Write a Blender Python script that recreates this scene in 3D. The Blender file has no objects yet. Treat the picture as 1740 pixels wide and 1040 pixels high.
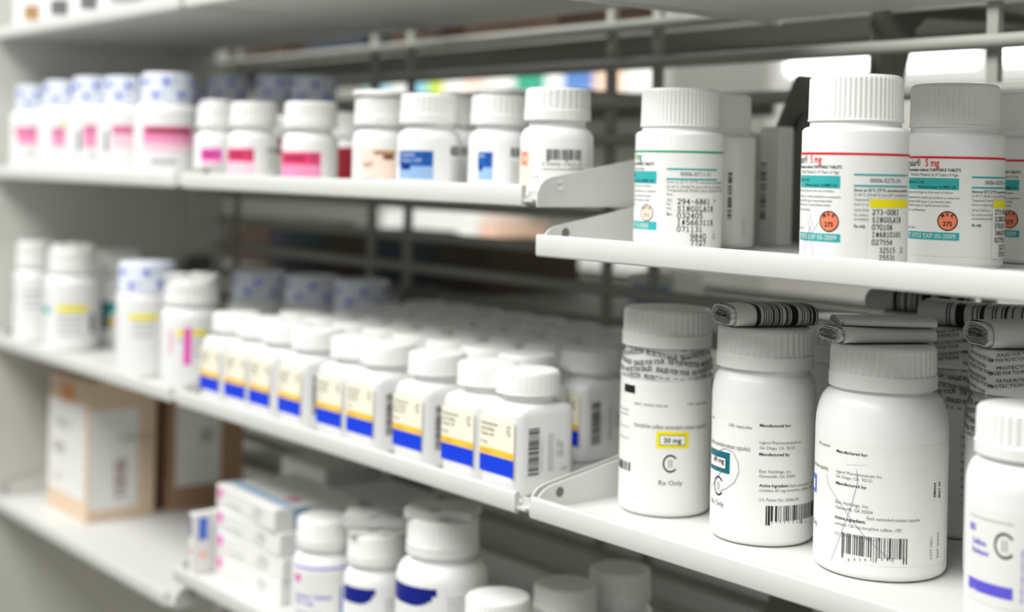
import bpy, bmesh, math, random
from mathutils import Vector, Matrix
random.seed(7)
SC = bpy.context.scene
COL = SC.collection
# ------------------------------------------------------------------ camera
F = 2417.0                      # focal length in pixels of the 1740 wide frame
RHO = 0.022                     # small roll
PX, PY = 870.0, 288.0           # principal point
CAM = Vector((0.0, -0.52, 0.0))
ANG = math.atan(1945.5 / F)     # angle between the view axis and the run of the shelves
CA, SA = math.cos(ANG), math.sin(ANG)
FW = Vector((-CA, SA, 0)); RT = Vector((SA, CA, 0)); UP = Vector((0, 0, 1))
cd = bpy.data.cameras.new('camera'); cam = bpy.data.objects.new('camera', cd); COL.objects.link(cam)
r_ = RT * math.cos(RHO) + UP * math.sin(RHO)
u_ = -RT * math.sin(RHO) + UP * math.cos(RHO)
M = Matrix((r_, u_, -FW)).transposed().to_4x4(); M.translation = CAM
cam.matrix_world = M
cd.sensor_width = 36; cd.lens = F / 1740 * 36; cd.shift_y = -(520 - PY) / 1740
cd.clip_start = 0.01
cd.dof.use_dof = True; cd.dof.focus_distance = 0.712; cd.dof.aperture_fstop = 4.6
SC.camera = cam
# ------------------------------------------------------------------ world, lights, exposure
w = bpy.data.worlds.new('world'); SC.world = w; w.use_nodes = True
bg = w.node_tree.nodes['Background']; bg.inputs[0].default_value = (0.98, 1.0, 0.965, 1); bg.inputs[1].default_value = 0.26
def area(name, loc, target, sx, sy, power, col=(1, 0.995, 0.975)):
    l = bpy.data.lights.new(name, 'AREA'); l.shape = 'RECTANGLE'; l.size = sx; l.size_y = sy; l.energy = power; l.color = col
    o = bpy.data.objects.new(name, l); COL.objects.link(o); o.location = loc
    o.rotation_euler = (Vector(target) - Vector(loc)).to_track_quat('-Z', 'Y').to_euler()
    return o
area('aisle_ceiling_light', (-0.9, -1.10, 1.40), (-0.75, 0.05, -0.1), 3.0, 0.8, 72)
area('added_far_aisle_light', (-2.2, 0.95, 1.35), (-2.4, 1.5, 0.0), 2.5, 0.5, 40)  # unseen lamp, added to brighten the packs in the next aisle
SC.view_settings.view_transform = 'Standard'; SC.view_settings.look = 'None'
SC.view_settings.exposure = 0.12; SC.view_settings.gamma = 1.0; SC.view_settings.use_curve_mapping = False
# ------------------------------------------------------------------ photo pixel -> place
def ray(px, py):
    dx, dy = px - PX, py - PY; c, s = math.cos(RHO), math.sin(RHO)
    xi = dx * c + dy * s; yi = -dx * s + dy * c
    return FW + RT * (xi / F) - UP * (yi / F)
def at_y(px, py, Y):
    d = ray(px, py); return CAM + d * ((Y - CAM.y) / d.y)
# ------------------------------------------------------------------ materials
MATS = {}
def mat(name, col, rough=0.5, spec=0.5, noise=0.0, nscale=40.0, bump=0.0, emit=0.0, sss=0.0, alpha=1.0, trans=0.0, metal=0.0):
    if name in MATS: return MATS[name]
    m = bpy.data.materials.new(name); m.use_nodes = True; nt = m.node_tree
    p = nt.nodes['Principled BSDF']
    p.inputs['Base Color'].default_value = (*col, 1); p.inputs['Roughness'].default_value = rough
    p.inputs['Specular IOR Level'].default_value = spec; p.inputs['Metallic'].default_value = metal
    if sss: p.inputs['Subsurface Weight'].default_value = sss; p.inputs['Subsurface Radius'].default_value = (0.004, 0.004, 0.0035)
    if alpha < 1: p.inputs['Alpha'].default_value = alpha
    if trans: p.inputs['Transmission Weight'].default_value = trans
    if emit: p.inputs['Emission Color'].default_value = (*col, 1); p.inputs['Emission Strength'].default_value = emit
    tc = nt.nodes.new('ShaderNodeTexCoord'); nz = nt.nodes.new('ShaderNodeTexNoise')
    nz.inputs['Scale'].default_value = nscale; nz.inputs['Detail'].default_value = 4
    nt.links.new(tc.outputs['Object'], nz.inputs['Vector'])
    mr = nt.nodes.new('ShaderNodeMapRange'); mr.inputs['To Min'].default_value = max(0, rough - 0.06); mr.inputs['To Max'].default_value = min(1, rough + 0.06)
    nt.links.new(nz.outputs['Fac'], mr.inputs['Value']); nt.links.new(mr.outputs['Result'], p.inputs['Roughness'])
    if noise:
        mx = nt.nodes.new('ShaderNodeMix'); mx.data_type = 'RGBA'
        mx.inputs['A'].default_value = (*[c * (1 - noise) for c in col], 1); mx.inputs['B'].default_value = (*[min(1, c * (1 + noise)) for c in col], 1)
        nt.links.new(nz.outputs['Fac'], mx.inputs['Factor']); nt.links.new(mx.outputs['Result'], p.inputs['Base Color'])
    if bump:
        bp = nt.nodes.new('ShaderNodeBump'); bp.inputs['Strength'].default_value = bump; bp.inputs['Distance'].default_value = 0.0005
        nt.links.new(nz.outputs['Fac'], bp.inputs['Height']); nt.links.new(bp.outputs['Normal'], p.inputs['Normal'])
    MATS[name] = m; return m
def srgb(r, g, b):
    f = lambda v: (v / 255 / 12.92) if v / 255 <= 0.04045 else ((v / 255 + 0.055) / 1.055) ** 2.4
    return (f(r), f(g), f(b))
STEEL = mat('powder_coated_steel', (0.66, 0.665, 0.64), 0.45, 0.4, 0.02, 60, 0.05)
PANEL = mat('painted_panel', (0.66, 0.665, 0.61), 0.5, 0.35, 0.02, 30, 0.04)
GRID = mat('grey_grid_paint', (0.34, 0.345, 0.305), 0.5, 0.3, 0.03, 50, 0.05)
DARKST = mat('shade_dark_steel', (0.15, 0.153, 0.13), 0.55, 0.3, 0.03, 50, 0.05)  # dark tone puts the shade at the bracket rears into the steel colour
WHITE = mat('white_bottle_plastic', (0.86, 0.86, 0.85), 0.34, 0.45, 0.012, 90, 0.03, sss=0.04)
CAPW = mat('white_cap_plastic', (0.83, 0.83, 0.81), 0.42, 0.45, 0.012, 120, 0.04, sss=0.04)
PAPER = mat('label_paper', (0.83, 0.83, 0.80), 0.42, 0.4, 0.012, 200, 0.02)
STICK = mat('sticker_paper', (0.87, 0.86, 0.83), 0.5, 0.35, 0.012, 200, 0.02)
INK = mat('black_ink', (0.012, 0.012, 0.013), 0.5, 0.3)
GREY = mat('grey_ink', (0.16, 0.16, 0.165), 0.5, 0.3)
LGREY = mat('pale_grey_ink', (0.42, 0.42, 0.43), 0.5, 0.3)
TEAL = mat('teal_ink', srgb(52, 172, 172), 0.45, 0.35, 0.03)
GREEN = mat('green_ink', srgb(40, 160, 110), 0.45, 0.35, 0.03)
RED = mat('red_ink', srgb(222, 40, 38), 0.45, 0.35, 0.03)
ORANGE = mat('orange_circle_ink', srgb(244, 136, 100), 0.45, 0.35, 0.03)
PEACH = mat('pale_peach_ink', srgb(248, 222, 206), 0.45, 0.35, 0.03)
BROWN = mat('brown_ink', srgb(120, 62, 40), 0.45, 0.35)
YELLOW = mat('yellow_ink', srgb(245, 232, 0), 0.45, 0.35, 0.02)
DTEAL = mat('dark_teal_ink', srgb(0, 104, 122), 0.45, 0.35, 0.02)
SKY = mat('mid_blue_ink', srgb(70, 120, 215), 0.45, 0.35, 0.02)
BLUE = mat('strong_blue_ink', srgb(0, 60, 222), 0.4, 0.4, 0.02)
AMBER = mat('amber_ink', srgb(252, 205, 70), 0.45, 0.35, 0.02)
CREAM = mat('cream_paper', srgb(250, 243, 222), 0.45, 0.35, 0.012)
PURPLE = mat('violet_ink', srgb(98, 92, 214), 0.45, 0.35, 0.02)
PENINK = mat('pen_ink', srgb(120, 124, 160), 0.5, 0.3)
NAVY = mat('navy_ink', srgb(8, 30, 130), 0.4, 0.4, 0.02)
PINK = mat('pink_ink', srgb(240, 150, 190), 0.45, 0.35, 0.05)
ROSE = mat('rose_ink', srgb(226, 70, 120), 0.45, 0.35, 0.05)
MAUVE = mat('mauve_pink_ink', srgb(216, 116, 158), 0.45, 0.35, 0.05)
PALEPINK = mat('pale_pink_ink', srgb(246, 208, 222), 0.45, 0.35, 0.04)
CRIMSON = mat('crimson_ink', srgb(150, 30, 48), 0.45, 0.35, 0.05)
MAGENTA = mat('magenta_ink', srgb(236, 90, 190), 0.45, 0.35, 0.03)
TAN = mat('tan_ink', srgb(176, 138, 96), 0.45, 0.35, 0.05)
OXBLUE = mat('deep_sky_ink', srgb(22, 92, 176), 0.45, 0.35, 0.04)
PALEBLUE = mat('pale_blue_ink', srgb(150, 186, 224), 0.45, 0.35, 0.04)
SALMON = mat('salmon_ink', srgb(252, 190, 168), 0.45, 0.35, 0.03)
VERM = mat('vermilion_ink', srgb(238, 96, 52), 0.45, 0.35, 0.03)
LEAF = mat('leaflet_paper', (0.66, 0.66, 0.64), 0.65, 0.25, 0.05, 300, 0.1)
LEAFG = mat('printed_leaflet_paper', (0.30, 0.30, 0.30), 0.65, 0.25, 0.25, 900, 0.1)
WRAP = mat('clear_shrink_film', (0.86, 0.87, 0.88), 0.12, 0.6, alpha=0.35)
CARD = mat('tan_cardboard', srgb(224, 200, 174), 0.7, 0.25, 0.06, 60, 0.1)
CARDB = mat('brown_cardboard', srgb(176, 142, 114), 0.7, 0.25, 0.08, 60, 0.1)
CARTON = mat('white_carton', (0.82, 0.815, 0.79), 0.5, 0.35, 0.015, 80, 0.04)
SILVER = mat('silver_blue_seal', srgb(226, 231, 243), 0.4, 0.45, 0.03, 200)
# ------------------------------------------------------------------ mesh builder
class MB:
    def __init__(s): s.v = []; s.f = []; s.m = []; s.mats = []; s.sm = []
    def mi(s, m):
        if m not in s.mats: s.mats.append(m)
        return s.mats.index(m)
    def add(s, vs, fs, m, smooth=True):
        o = len(s.v); s.v += [tuple(p) for p in vs]; k = s.mi(m)
        for f in fs: s.f.append(tuple(i + o for i in f)); s.m.append(k); s.sm.append(smooth)
    def box(s, a, b, m):
        x0, y0, z0 = a; x1, y1, z1 = b
        s.add([(x0,y0,z0),(x1,y0,z0),(x1,y1,z0),(x0,y1,z0),(x0,y0,z1),(x1,y0,z1),(x1,y1,z1),(x0,y1,z1)],
              [(0,3,2,1),(4,5,6,7),(0,1,5,4),(1,2,6,5),(2,3,7,6),(3,0,4,7)], m, False)
    def loft(s, rings, m, cap0=True, cap1=True, smooth=True):
        n = len(rings[0]); vs = [p for r in rings for p in r]; fs = []
        for i in range(len(rings) - 1):
            for j in range(n):
                k = (j + 1) % n; fs.append((i*n+j, i*n+k, (i+1)*n+k, (i+1)*n+j))
        if cap0: fs.append(tuple(reversed(range(n))))
        if cap1: fs.append(tuple(range((len(rings)-1)*n, len(rings)*n)))
        s.add(vs, fs, m, smooth)
    def prism(s, poly, axis, a, b, m):      # poly of 2-D points extruded along axis x (poly in y,z) or y (poly in x,z)
        f = (lambda p, t: (t, p[0], p[1])) if axis == 'x' else (lambda p, t: (p[0], t, p[1]))
        s.loft([[f(p, a) for p in poly], [f(p, b) for p in poly]], m, smooth=False)
    def tube(s, pts, r, m, n=10):
        rings = []
        for i, p in enumerate(pts):
            p = Vector(p); d = (Vector(pts[min(i+1, len(pts)-1)]) - Vector(pts[max(i-1, 0)])).normalized()
            a = d.orthogonal().normalized() if abs(d.x) < .9 else Vector((0,0,1)); a = (a - d * a.dot(d)).normalized(); b = d.cross(a)
            rings.append([p + a * r * math.cos(2*math.pi*k/n) + b * r * math.sin(2*math.pi*k/n) for k in range(n)])
        s.loft(rings, m)
    def build(s, name, parent=None, angle=40, bevel=0.0):
        me = bpy.data.meshes.new(name); me.from_pydata(s.v, [], s.f)
        for m in s.mats: me.materials.append(m)
        me.polygons.foreach_set('material_index', s.m); me.polygons.foreach_set('use_smooth', s.sm)
        me.set_sharp_from_angle(angle=math.radians(angle)); me.update()
        o = bpy.data.objects.new(name, me); COL.objects.link(o)
        if parent: o.parent = parent
        if bevel:
            b = o.modifiers.new('bevel', 'BEVEL'); b.width = bevel; b.segments = 3; b.limit_method = 'ANGLE'; b.angle_limit = math.radians(40)
        return o
def tag(o, label, cat, group=None):
    o['label'] = label; o['category'] = cat
    if group: o['group'] = group
    return o
def thing(name, label, cat, loc=(0,0,0), rz=0.0, group=None):
    o = bpy.data.objects.new(name, None); COL.objects.link(o); o.location = loc; o.rotation_euler = (0, 0, rz); o.empty_display_size = 0.02
    return tag(o, label, cat, group)
def kids(o): return [c for c in COL.objects if c.parent == o]
def dup(o, loc=None, rz=None, label=None, group=None):
    def cp(a, par):
        c = a.copy(); COL.objects.link(c)
        if par: c.parent = par
        for k in kids(a): cp(k, c)
        return c
    r = cp(o, None)
    if loc is not None: r.location = loc
    if rz is not None: r.rotation_euler = (0, 0, rz)
    if label: r['label'] = label
    if group: r['group'] = group
    return r
# ------------------------------------------------------------------ lettering
_tc = {}
def glyphs(txt, bold):
    k = (txt, bold)
    if k in _tc: return _tc[k]
    c = bpy.data.curves.new('lettering', 'FONT'); c.body = txt; c.size = 1.0; c.resolution_u = 2; c.fill_mode = 'FRONT'
    if bold: c.offset = 0.018
    o = bpy.data.objects.new('lettering', c)
    me = bpy.data.meshes.new_from_object(o)
    r = ([tuple(v.co[:2]) for v in me.vertices], [tuple(p.vertices) for p in me.polygons])
    bpy.data.objects.remove(o); bpy.data.meshes.remove(me); bpy.data.curves.remove(c)
    _tc[k] = r; return r
_H = glyphs('H', False); CAPH = max(v[1] for v in _H[0])
class Print:
    """lettering and colour areas laid on a surface; mp(s, v, layer) gives the place"""
    def __init__(self, mp): self.mb = MB(); self.mp = mp
    def patch(self, s0, s1, v0, v1, m, lay=1, ds=0.0022, nv=None):
        nv = nv or (1 if ds >= 1 else max(1, int(abs(v1 - v0) / 0.003) + 1))
        ns = max(1, int(abs(s1 - s0) / ds) + 1)
        vs = [self.mp(s0 + (s1-s0)*i/ns, v0 + (v1-v0)*j/nv, lay) for j in range(nv+1) for i in range(ns+1)]
        fs = [(j*(ns+1)+i, j*(ns+1)+i+1, (j+1)*(ns+1)+i+1, (j+1)*(ns+1)+i) for j in range(nv) for i in range(ns)]
        self.mb.add(vs, fs, m)
    def text(self, txt, s, v, h, m, anchor='l', width=None, bold=False, pitch=None, rot=0, lay=2, asp=1.0, clip=None):
        k = h / CAPH; P = []; T = []
        if pitch:
            for i, ch in enumerate(txt):
                if ch == ' ': continue
                gv, gf = glyphs(ch, bold); x0 = min(p[0] for p in gv); x1 = max(p[0] for p in gv)
                gs = min(k, pitch * 0.92 / max(1e-6, x1 - x0)) if ch not in 'I1l' else k
                o = len(P); P += [((p[0] - (x0+x1)/2) * gs + (i + 0.5) * pitch, p[1] * k) for p in gv]; T += [tuple(a + o for a in f) for f in gf]
        else:
            gv, gf = glyphs(txt, bold)
            if not gv: return
            x0 = min(p[0] for p in gv); x1 = max(p[0] for p in gv); kx = width / (x1 - x0) if width else k * asp
            off = {'l': x0, 'r': x1, 'c': (x0+x1)/2}[anchor]
            P = [((p[0] - off) * kx, p[1] * k) for p in gv]; T = gf
        c, sn = math.cos(rot), math.sin(rot)
        if clip: T = [f for f in T if all(clip[0] < v + P[i][0]*sn + P[i][1]*c < clip[1] for i in f)]
        if clip and not T: return
        self.mb.add([self.mp(s + p[0]*c - p[1]*sn, v + p[0]*sn + p[1]*c, lay) for p in P], T, m)
    def ring(self, s, v, ro, ri, m, lay=2, a0=0, a1=360, n=40, sy=1.0):
        n = max(6, int(n * abs(a1 - a0) / 360)); vs = []; fs = []
        for i in range(n + 1):
            a = math.radians(a0 + (a1 - a0) * i / n)
            vs += [self.mp(s + ro*math.cos(a), v + ro*sy*math.sin(a), lay), self.mp(s + ri*math.cos(a), v + ri*sy*math.sin(a), lay)]
        fs = [(2*i, 2*i+1, 2*i+3, 2*i+2) for i in range(n)]
        self.mb.add(vs, fs, m)
    def disc(self, s, v, r, m, lay=1, sy=1.0): 
        for q in range(4): self.ring(s, v, r*(4-q)/4, r*(3-q)/4 + 1e-7, m, lay, sy=sy)
    def line(self, pts, wd, m, lay=3):
        for (a, b), (c, d) in zip(pts[:-1], pts[1:]):
            L = math.hypot(c-a, d-b) or 1e-9; nx, ny = -(d-b)/L*wd/2, (c-a)/L*wd/2; n = max(1, int(L/0.003))
            vs = []
            for i in range(n+1):
                x, y = a+(c-a)*i/n, b+(d-b)*i/n; vs += [self.mp(x+nx, y+ny, lay), self.mp(x-nx, y-ny, lay)]
            self.mb.add(vs, [(2*i, 2*i+1, 2*i+3, 2*i+2) for i in range(n)], m)
    def barcode(self, s0, s1, v0, v1, m=INK, n=34, seed=1, lay=2, upright=True, guard=0.0):
        R = random.Random(seed); ws = [R.choice((1, 1, 1, 2, 2, 3)) for _ in range(n*2)]; tot = sum(ws); x = 0
        for i in range(n):
            a = x / tot; b = (x + ws[2*i]) / tot; x += ws[2*i] + ws[2*i+1]
            g = guard if i in (0, 1, n//2, n//2+1, n-2, n-1) else 0
            if upright: self.patch(s0+(s1-s0)*a, s0+(s1-s0)*b, v0-g, v1, m, lay)
            else: self.patch(s0, s1, v0+(v1-v0)*a, v0+(v1-v0)*b, m, lay)
    def build(self, name, parent): return self.mb.build(name, parent)
STROKES = {
 '0': [[(1,0),(3,0),(4,1.5),(4,4.5),(3,6),(1,6),(0,4.5),(0,1.5),(1,0)]], '1': [[(.6,4.9),(2,6),(2,0)],[(.4,0),(3.6,0)]], '2': [[(0,4.6),(.6,5.7),(2,6),(3.4,5.7),(4,4.4),(3.4,3.2),(0,.3),(0,0),(4,0),(4,.7)]],
 '3': [[(.2,5.4),(1.5,6),(3.2,5.7),(3.8,4.6),(3,3.4),(1.6,3.2)],[(3,3.2),(4,1.8),(3.4,.4),(1.8,0),(0,.6)]], '4': [[(3,0),(3,6),(0,2),(4,2)],[(2,0),(4,0)]], '5': [[(3.7,6),(.5,6),(.4,3.3),(2,3.8),(3.6,3.2),(4,1.8),(3.2,.3),(1.6,0),(0,.6)]],
 '6': [[(3.7,5.6),(2.4,6),(.9,5),(0,3),(.2,1),(1.4,0),(3,.1),(4,1.4),(3.7,2.8),(2.4,3.5),(1,3.1),(.1,2)]], '7': [[(0,5),(0,6),(4,6),(1.8,0)]], '8': [[(2,3.2),(.5,4),(.4,5.2),(2,6),(3.6,5.2),(3.5,4),(2,3.2),(.2,2.2),(0,1),(1.2,0),(2.8,0),(4,1),(3.8,2.2),(2,3.2)]],
 '9': [[(.3,.4),(1.6,0),(3.1,1),(4,3),(3.8,5),(2.6,6),(1,5.9),(0,4.6),(.3,3.2),(1.6,2.5),(3,2.9),(3.9,4)]], '-': [[(.2,2.9),(3.8,2.9)]], '#': [[(1,0),(1.6,6)],[(2.6,0),(3.2,6)],[(0,2),(4,2)],[(.2,4),(4.2,4)]], '*': [[(2,3),(2,5.6)],[(.8,3.6),(3.2,5)],[(.8,5),(3.2,3.6)]],
 'S': [[(3.7,4.6),(3.7,5.6),(2,6),(.5,5.4),(.3,4.2),(1.2,3.4),(3,2.8),(3.9,1.8),(3.6,.5),(2,0),(.2,.5),(.2,1.5)]], 'I': [[(.6,6),(3.4,6)],[(2,6),(2,0)],[(.6,0),(3.4,0)]], 'N': [[(-.2,6),(.7,6),(3.4,0),(3.4,6)],[(2.6,6),(4.3,6)],[(.6,6),(.6,0)],[(-.2,0),(1.5,0)]],
 'G': [[(3.6,4.5),(3.6,5.4),(2.2,6),(.7,5.2),(0,3.4),(.3,1.2),(1.6,0),(3,.1),(3.8,.7),(3.8,2.5)],[(2.2,2.5),(4.3,2.5)]], 'U': [[(-.3,6),(1.3,6)],[(2.7,6),(4.3,6)],[(.4,6),(.4,1.4),(1.2,.1),(2.8,.1),(3.6,1.4),(3.6,6)]], 'L': [[(0,6),(2,6)],[(1,6),(1,0)],[(0,0),(4,0),(4,1.8)]],
 'A': [[(.7,6),(2.1,6),(4,0)],[(1.8,6),(0,0)],[(.9,2.2),(3.2,2.2)],[(-.5,0),(1,0)],[(3,0),(4.5,0)]], 'R': [[(-.2,6),(2.6,6),(3.7,5.3),(3.6,3.9),(2.4,3.1),(.6,3.1)],[(.6,6),(.6,0)],[(-.2,0),(1.5,0)],[(2.2,3.1),(3.6,0),(4.3,0)]]}
def typed(q, txt, s, v, h, pitch, m, lay):
    """typewriter lettering in even strokes"""
    for i, ch in enumerate(txt):
        for pl in STROKES.get(ch, ()): q.line([(s + (i+.5)*pitch + (x-2)/4*pitch*.66, v + y/6*h) for x, y in pl], h*.155, m, lay)
LAY = 0.00012
# ------------------------------------------------------------------ bottles
def ring(hx, hy, rc, z, n=16):
    rc = min(rc, hx, hy); out = []
    for q, (cx, cy) in enumerate(((hx-rc, hy-rc), (-(hx-rc), hy-rc), (-(hx-rc), -(hy-rc)), (hx-rc, -(hy-rc)))):
        for i in range(n):
            a = math.pi/2 * (q + i / n) ; out.append((cx + rc*math.cos(a), cy + rc*math.sin(a), z))
    return out
def body_profile(R, hb, sh, rn, hn, rb=0.004):
    """(z, r): rounded foot, straight wall up to hb, shoulder of height sh to the neck rn, neck up to hn"""
    p = [(0.0, R - rb)] + [(rb*(1-math.cos(a)), R - rb + rb*math.sin(a)) for a in (math.pi/8, math.pi/4, 3*math.pi/8, math.pi/2)]
    p += [(rb + (hb-rb)*i/4, R) for i in range(1, 5)]
    for i in range(1, 9):
        a = math.pi/2 * i/8; p.append((hb + sh*math.sin(a), rn + (R-rn)*math.cos(a)))
    p.append((hn, rn)); return p
def prof_r(prof, z):
    for (z0, r0), (z1, r1) in zip(prof[:-1], prof[1:]):
        if z0 <= z <= z1 and z1 > z0: return r0 + (r1-r0)*(z-z0)/(z1-z0)
    return prof[-1][1] if z > prof[-1][0] else prof[0][1]
def cap_mb(r, h, ribs, d=0.0005, skirt=0.15, m=CAPW, top=None, bev=0.0016):
    n = ribs * 4; mb = MB()
    def rg(rr, z, k): return [((rr - (dd := (d*k if j % 4 >= 2 else 0)))*math.cos(2*math.pi*j/n), (rr - dd)*math.sin(2*math.pi*j/n), z) for j in range(n)]
    s0 = h*skirt
    rings = [rg(r*1.012, 0, 0), rg(r*1.012, s0*0.98+1e-5, 0), rg(r, s0+2e-4, 0 if skirt > 0.1 else 1), rg(r*0.997, s0+6e-4, 1), rg(r*0.985, h-bev*1.2, 1), rg(r*0.975, h-bev, 0.3), rg(r*0.965-bev*.3, h-bev*.3, 0), rg(r*0.965-bev, h, 0), rg(r*0.8, h+1e-4, 0)]
    mb.loft(rings, m, cap1=True); return mb
def face_cam(X, Y): return math.atan2(-X, -(CAM.y - Y))
class Bottle:
    def __init__(s, name, label, cat, X, Y, z, R, hb, sh, rn, cap_r, cap_h, H, group=None, ribs=40, skirt=0.15, rb=0.004, capm=CAPW, bodym=WHITE, dz=0.0005, ribd=0.0005):
        for line in (-1.532, -1.079, -0.625, -0.172):              # stay clear of the shelf brackets
            if abs(X - line) < R + .0047: X = line + math.copysign(R + .0047, X - line)
        s.X, s.Y, s.z, s.R, s.H = X, Y, z, R, H
        s.phi = face_cam(X, Y); s.root = thing(name, label, cat, (X, Y, z), s.phi, group)
        hn = H - cap_h + 0.004; s.prof = body_profile(R, hb, sh, rn, hn, rb)
        mb = MB(); mb.loft([ring(r, r, r, zz, 14) for zz, r in s.prof], bodym); mb.build('bottle_body', s.root, 50)
        c = cap_mb(cap_r, cap_h, ribs, skirt=skirt, m=capm, d=ribd).build('cap', s.root, 30); c.location = (0, 0, H - cap_h)
        s.capr, s.caph = cap_r, cap_h
    def hit(s, px, py):                                  # photo pixel -> (arc length, height) on this bottle
        d = ray(px, py); o = Vector((CAM.x - s.X, CAM.y - s.Y)); dd = Vector((d.x, d.y))
        a = dd.dot(dd); b = 2*o.dot(dd); c = o.dot(o) - s.R**2; q = b*b - 4*a*c
        t = (-b - math.sqrt(max(q, 0))) / (2*a); p = o + dd*t
        co, si = math.cos(-s.phi), math.sin(-s.phi); lx, ly = p.x*co - p.y*si, p.x*si + p.y*co
        return math.atan2(lx, -ly) * s.R, CAM.z + d.z*t - s.z
    def pr(s):
        def mp(sv, v, lay):
            th = sv / s.R; r = prof_r(s.prof, max(0, v)) + lay*LAY
            return (r*math.sin(th), -r*math.cos(th), v)
        return PxPrint(mp, s)
    def sc(s): return (s.Y - CAM.y) / 1.0
class PxPrint(Print):
    def __init__(self, mp, b): super().__init__(mp); self.b = b; 
    def k(self): 
        return (Vector((self.b.X, self.b.Y, 0)) - CAM).dot(FW) / F * (1 - self.b.R / 0.8)
    def P(self, x0, x1, y0, y1, m, lay=1):               # patch by photo pixels
        ym = (y0+y1)/2; xm = (x0+x1)/2
        a = self.b.hit(x0, ym)[0]; c = self.b.hit(x1, ym)[0]
        self.patch(a, c, self.b.hit(xm, y1)[1], self.b.hit(xm, y0)[1], m, lay)
    def T(self, txt, x0, y, h, m=INK, x1=None, anchor='l', **kw):
        s, v = self.b.hit(x0, y)
        if x1 is not None:
            s1, v1 = self.b.hit(x1, y); kw['width'] = abs(s1-s); 
        self.text(txt, s, v, h*self.k(), m, anchor, **kw)
    def B(self, x0, x1, y0, y1, **kw):
        ym = (y0+y1)/2; xm = (x0+x1)/2
        self.barcode(self.b.hit(x0, ym)[0], self.b.hit(x1, ym)[0], self.b.hit(xm, y1)[1], self.b.hit(xm, y0)[1], **kw)
    def C2(self, xc, yc, r, m=INK):                      # the schedule mark: a C round two strokes
        s, v = self.b.hit(xc, yc); k = self.k()
        self.ring(s, v, r*k, r*k*0.8, m, 2, 38, 322, sy=1.18)
        for o in (-0.17, 0.17): self.patch(s+(o-0.05)*r*k, s+(o+0.05)*r*k, v-0.52*r*k, v+0.52*r*k, GREY, 2)
    def pen(self, pts, wd=1.0, m=PENINK): self.line([self.b.hit(*p) for p in pts], wd*self.k(), m, 3)
# ------------------------------------------------------------------ room setting
def struct(name, mb): o = mb.build(name); o['kind'] = 'structure'; return o
WALLM = mat('room_wall_paint', (0.62, 0.61, 0.56), 0.7, 0.2, 0.03, 6)
FLOORM = mat('vinyl_floor', (0.36, 0.35, 0.31), 0.45, 0.35, 0.08, 3)
GLOW = mat('daylit_window', (0.98, 0.985, 1.0), 0.5, 0.2, emit=2.2)
mb = MB(); mb.box((-7, 2.8, -1.3), (2.5, 2.9, 1.5), WALLM); struct('wall_back', mb)
mb = MB(); mb.box((-7, -2.5, -1.35), (2.5, 2.9, -1.3), FLOORM); struct('floor', mb)
mb = MB(); mb.box((-7.1, -0.2, -1.3), (-7, 2.9, 1.5), WALLM); struct('wall_left', mb)
FRAMEM = mat('white_window_frame', (0.7, 0.7, 0.68), 0.5, 0.3)
for i, (x0, x1) in enumerate(((-3.215, -2.90), (-2.79, -2.14), (-2.08, -1.0))):
    mb = MB(); mb.box((x0, 2.775, 0.30), (x1, 2.79, 0.80), GLOW)
    o = struct('window_%d' % (i+1), mb)
    fr = MB()
    for a, b in (((x0-.03, 2.76, .25), (x1+.03, 2.799, .30)), ((x0-.03, 2.76, .80), (x1+.03, 2.799, .85)), ((x0-.03, 2.76, .30), (x0, 2.799, .80)), ((x1, 2.76, .30), (x1+.03, 2.799, .80))): fr.box(a, b, FRAMEM)
    fr.build('window_frame', o)
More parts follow.
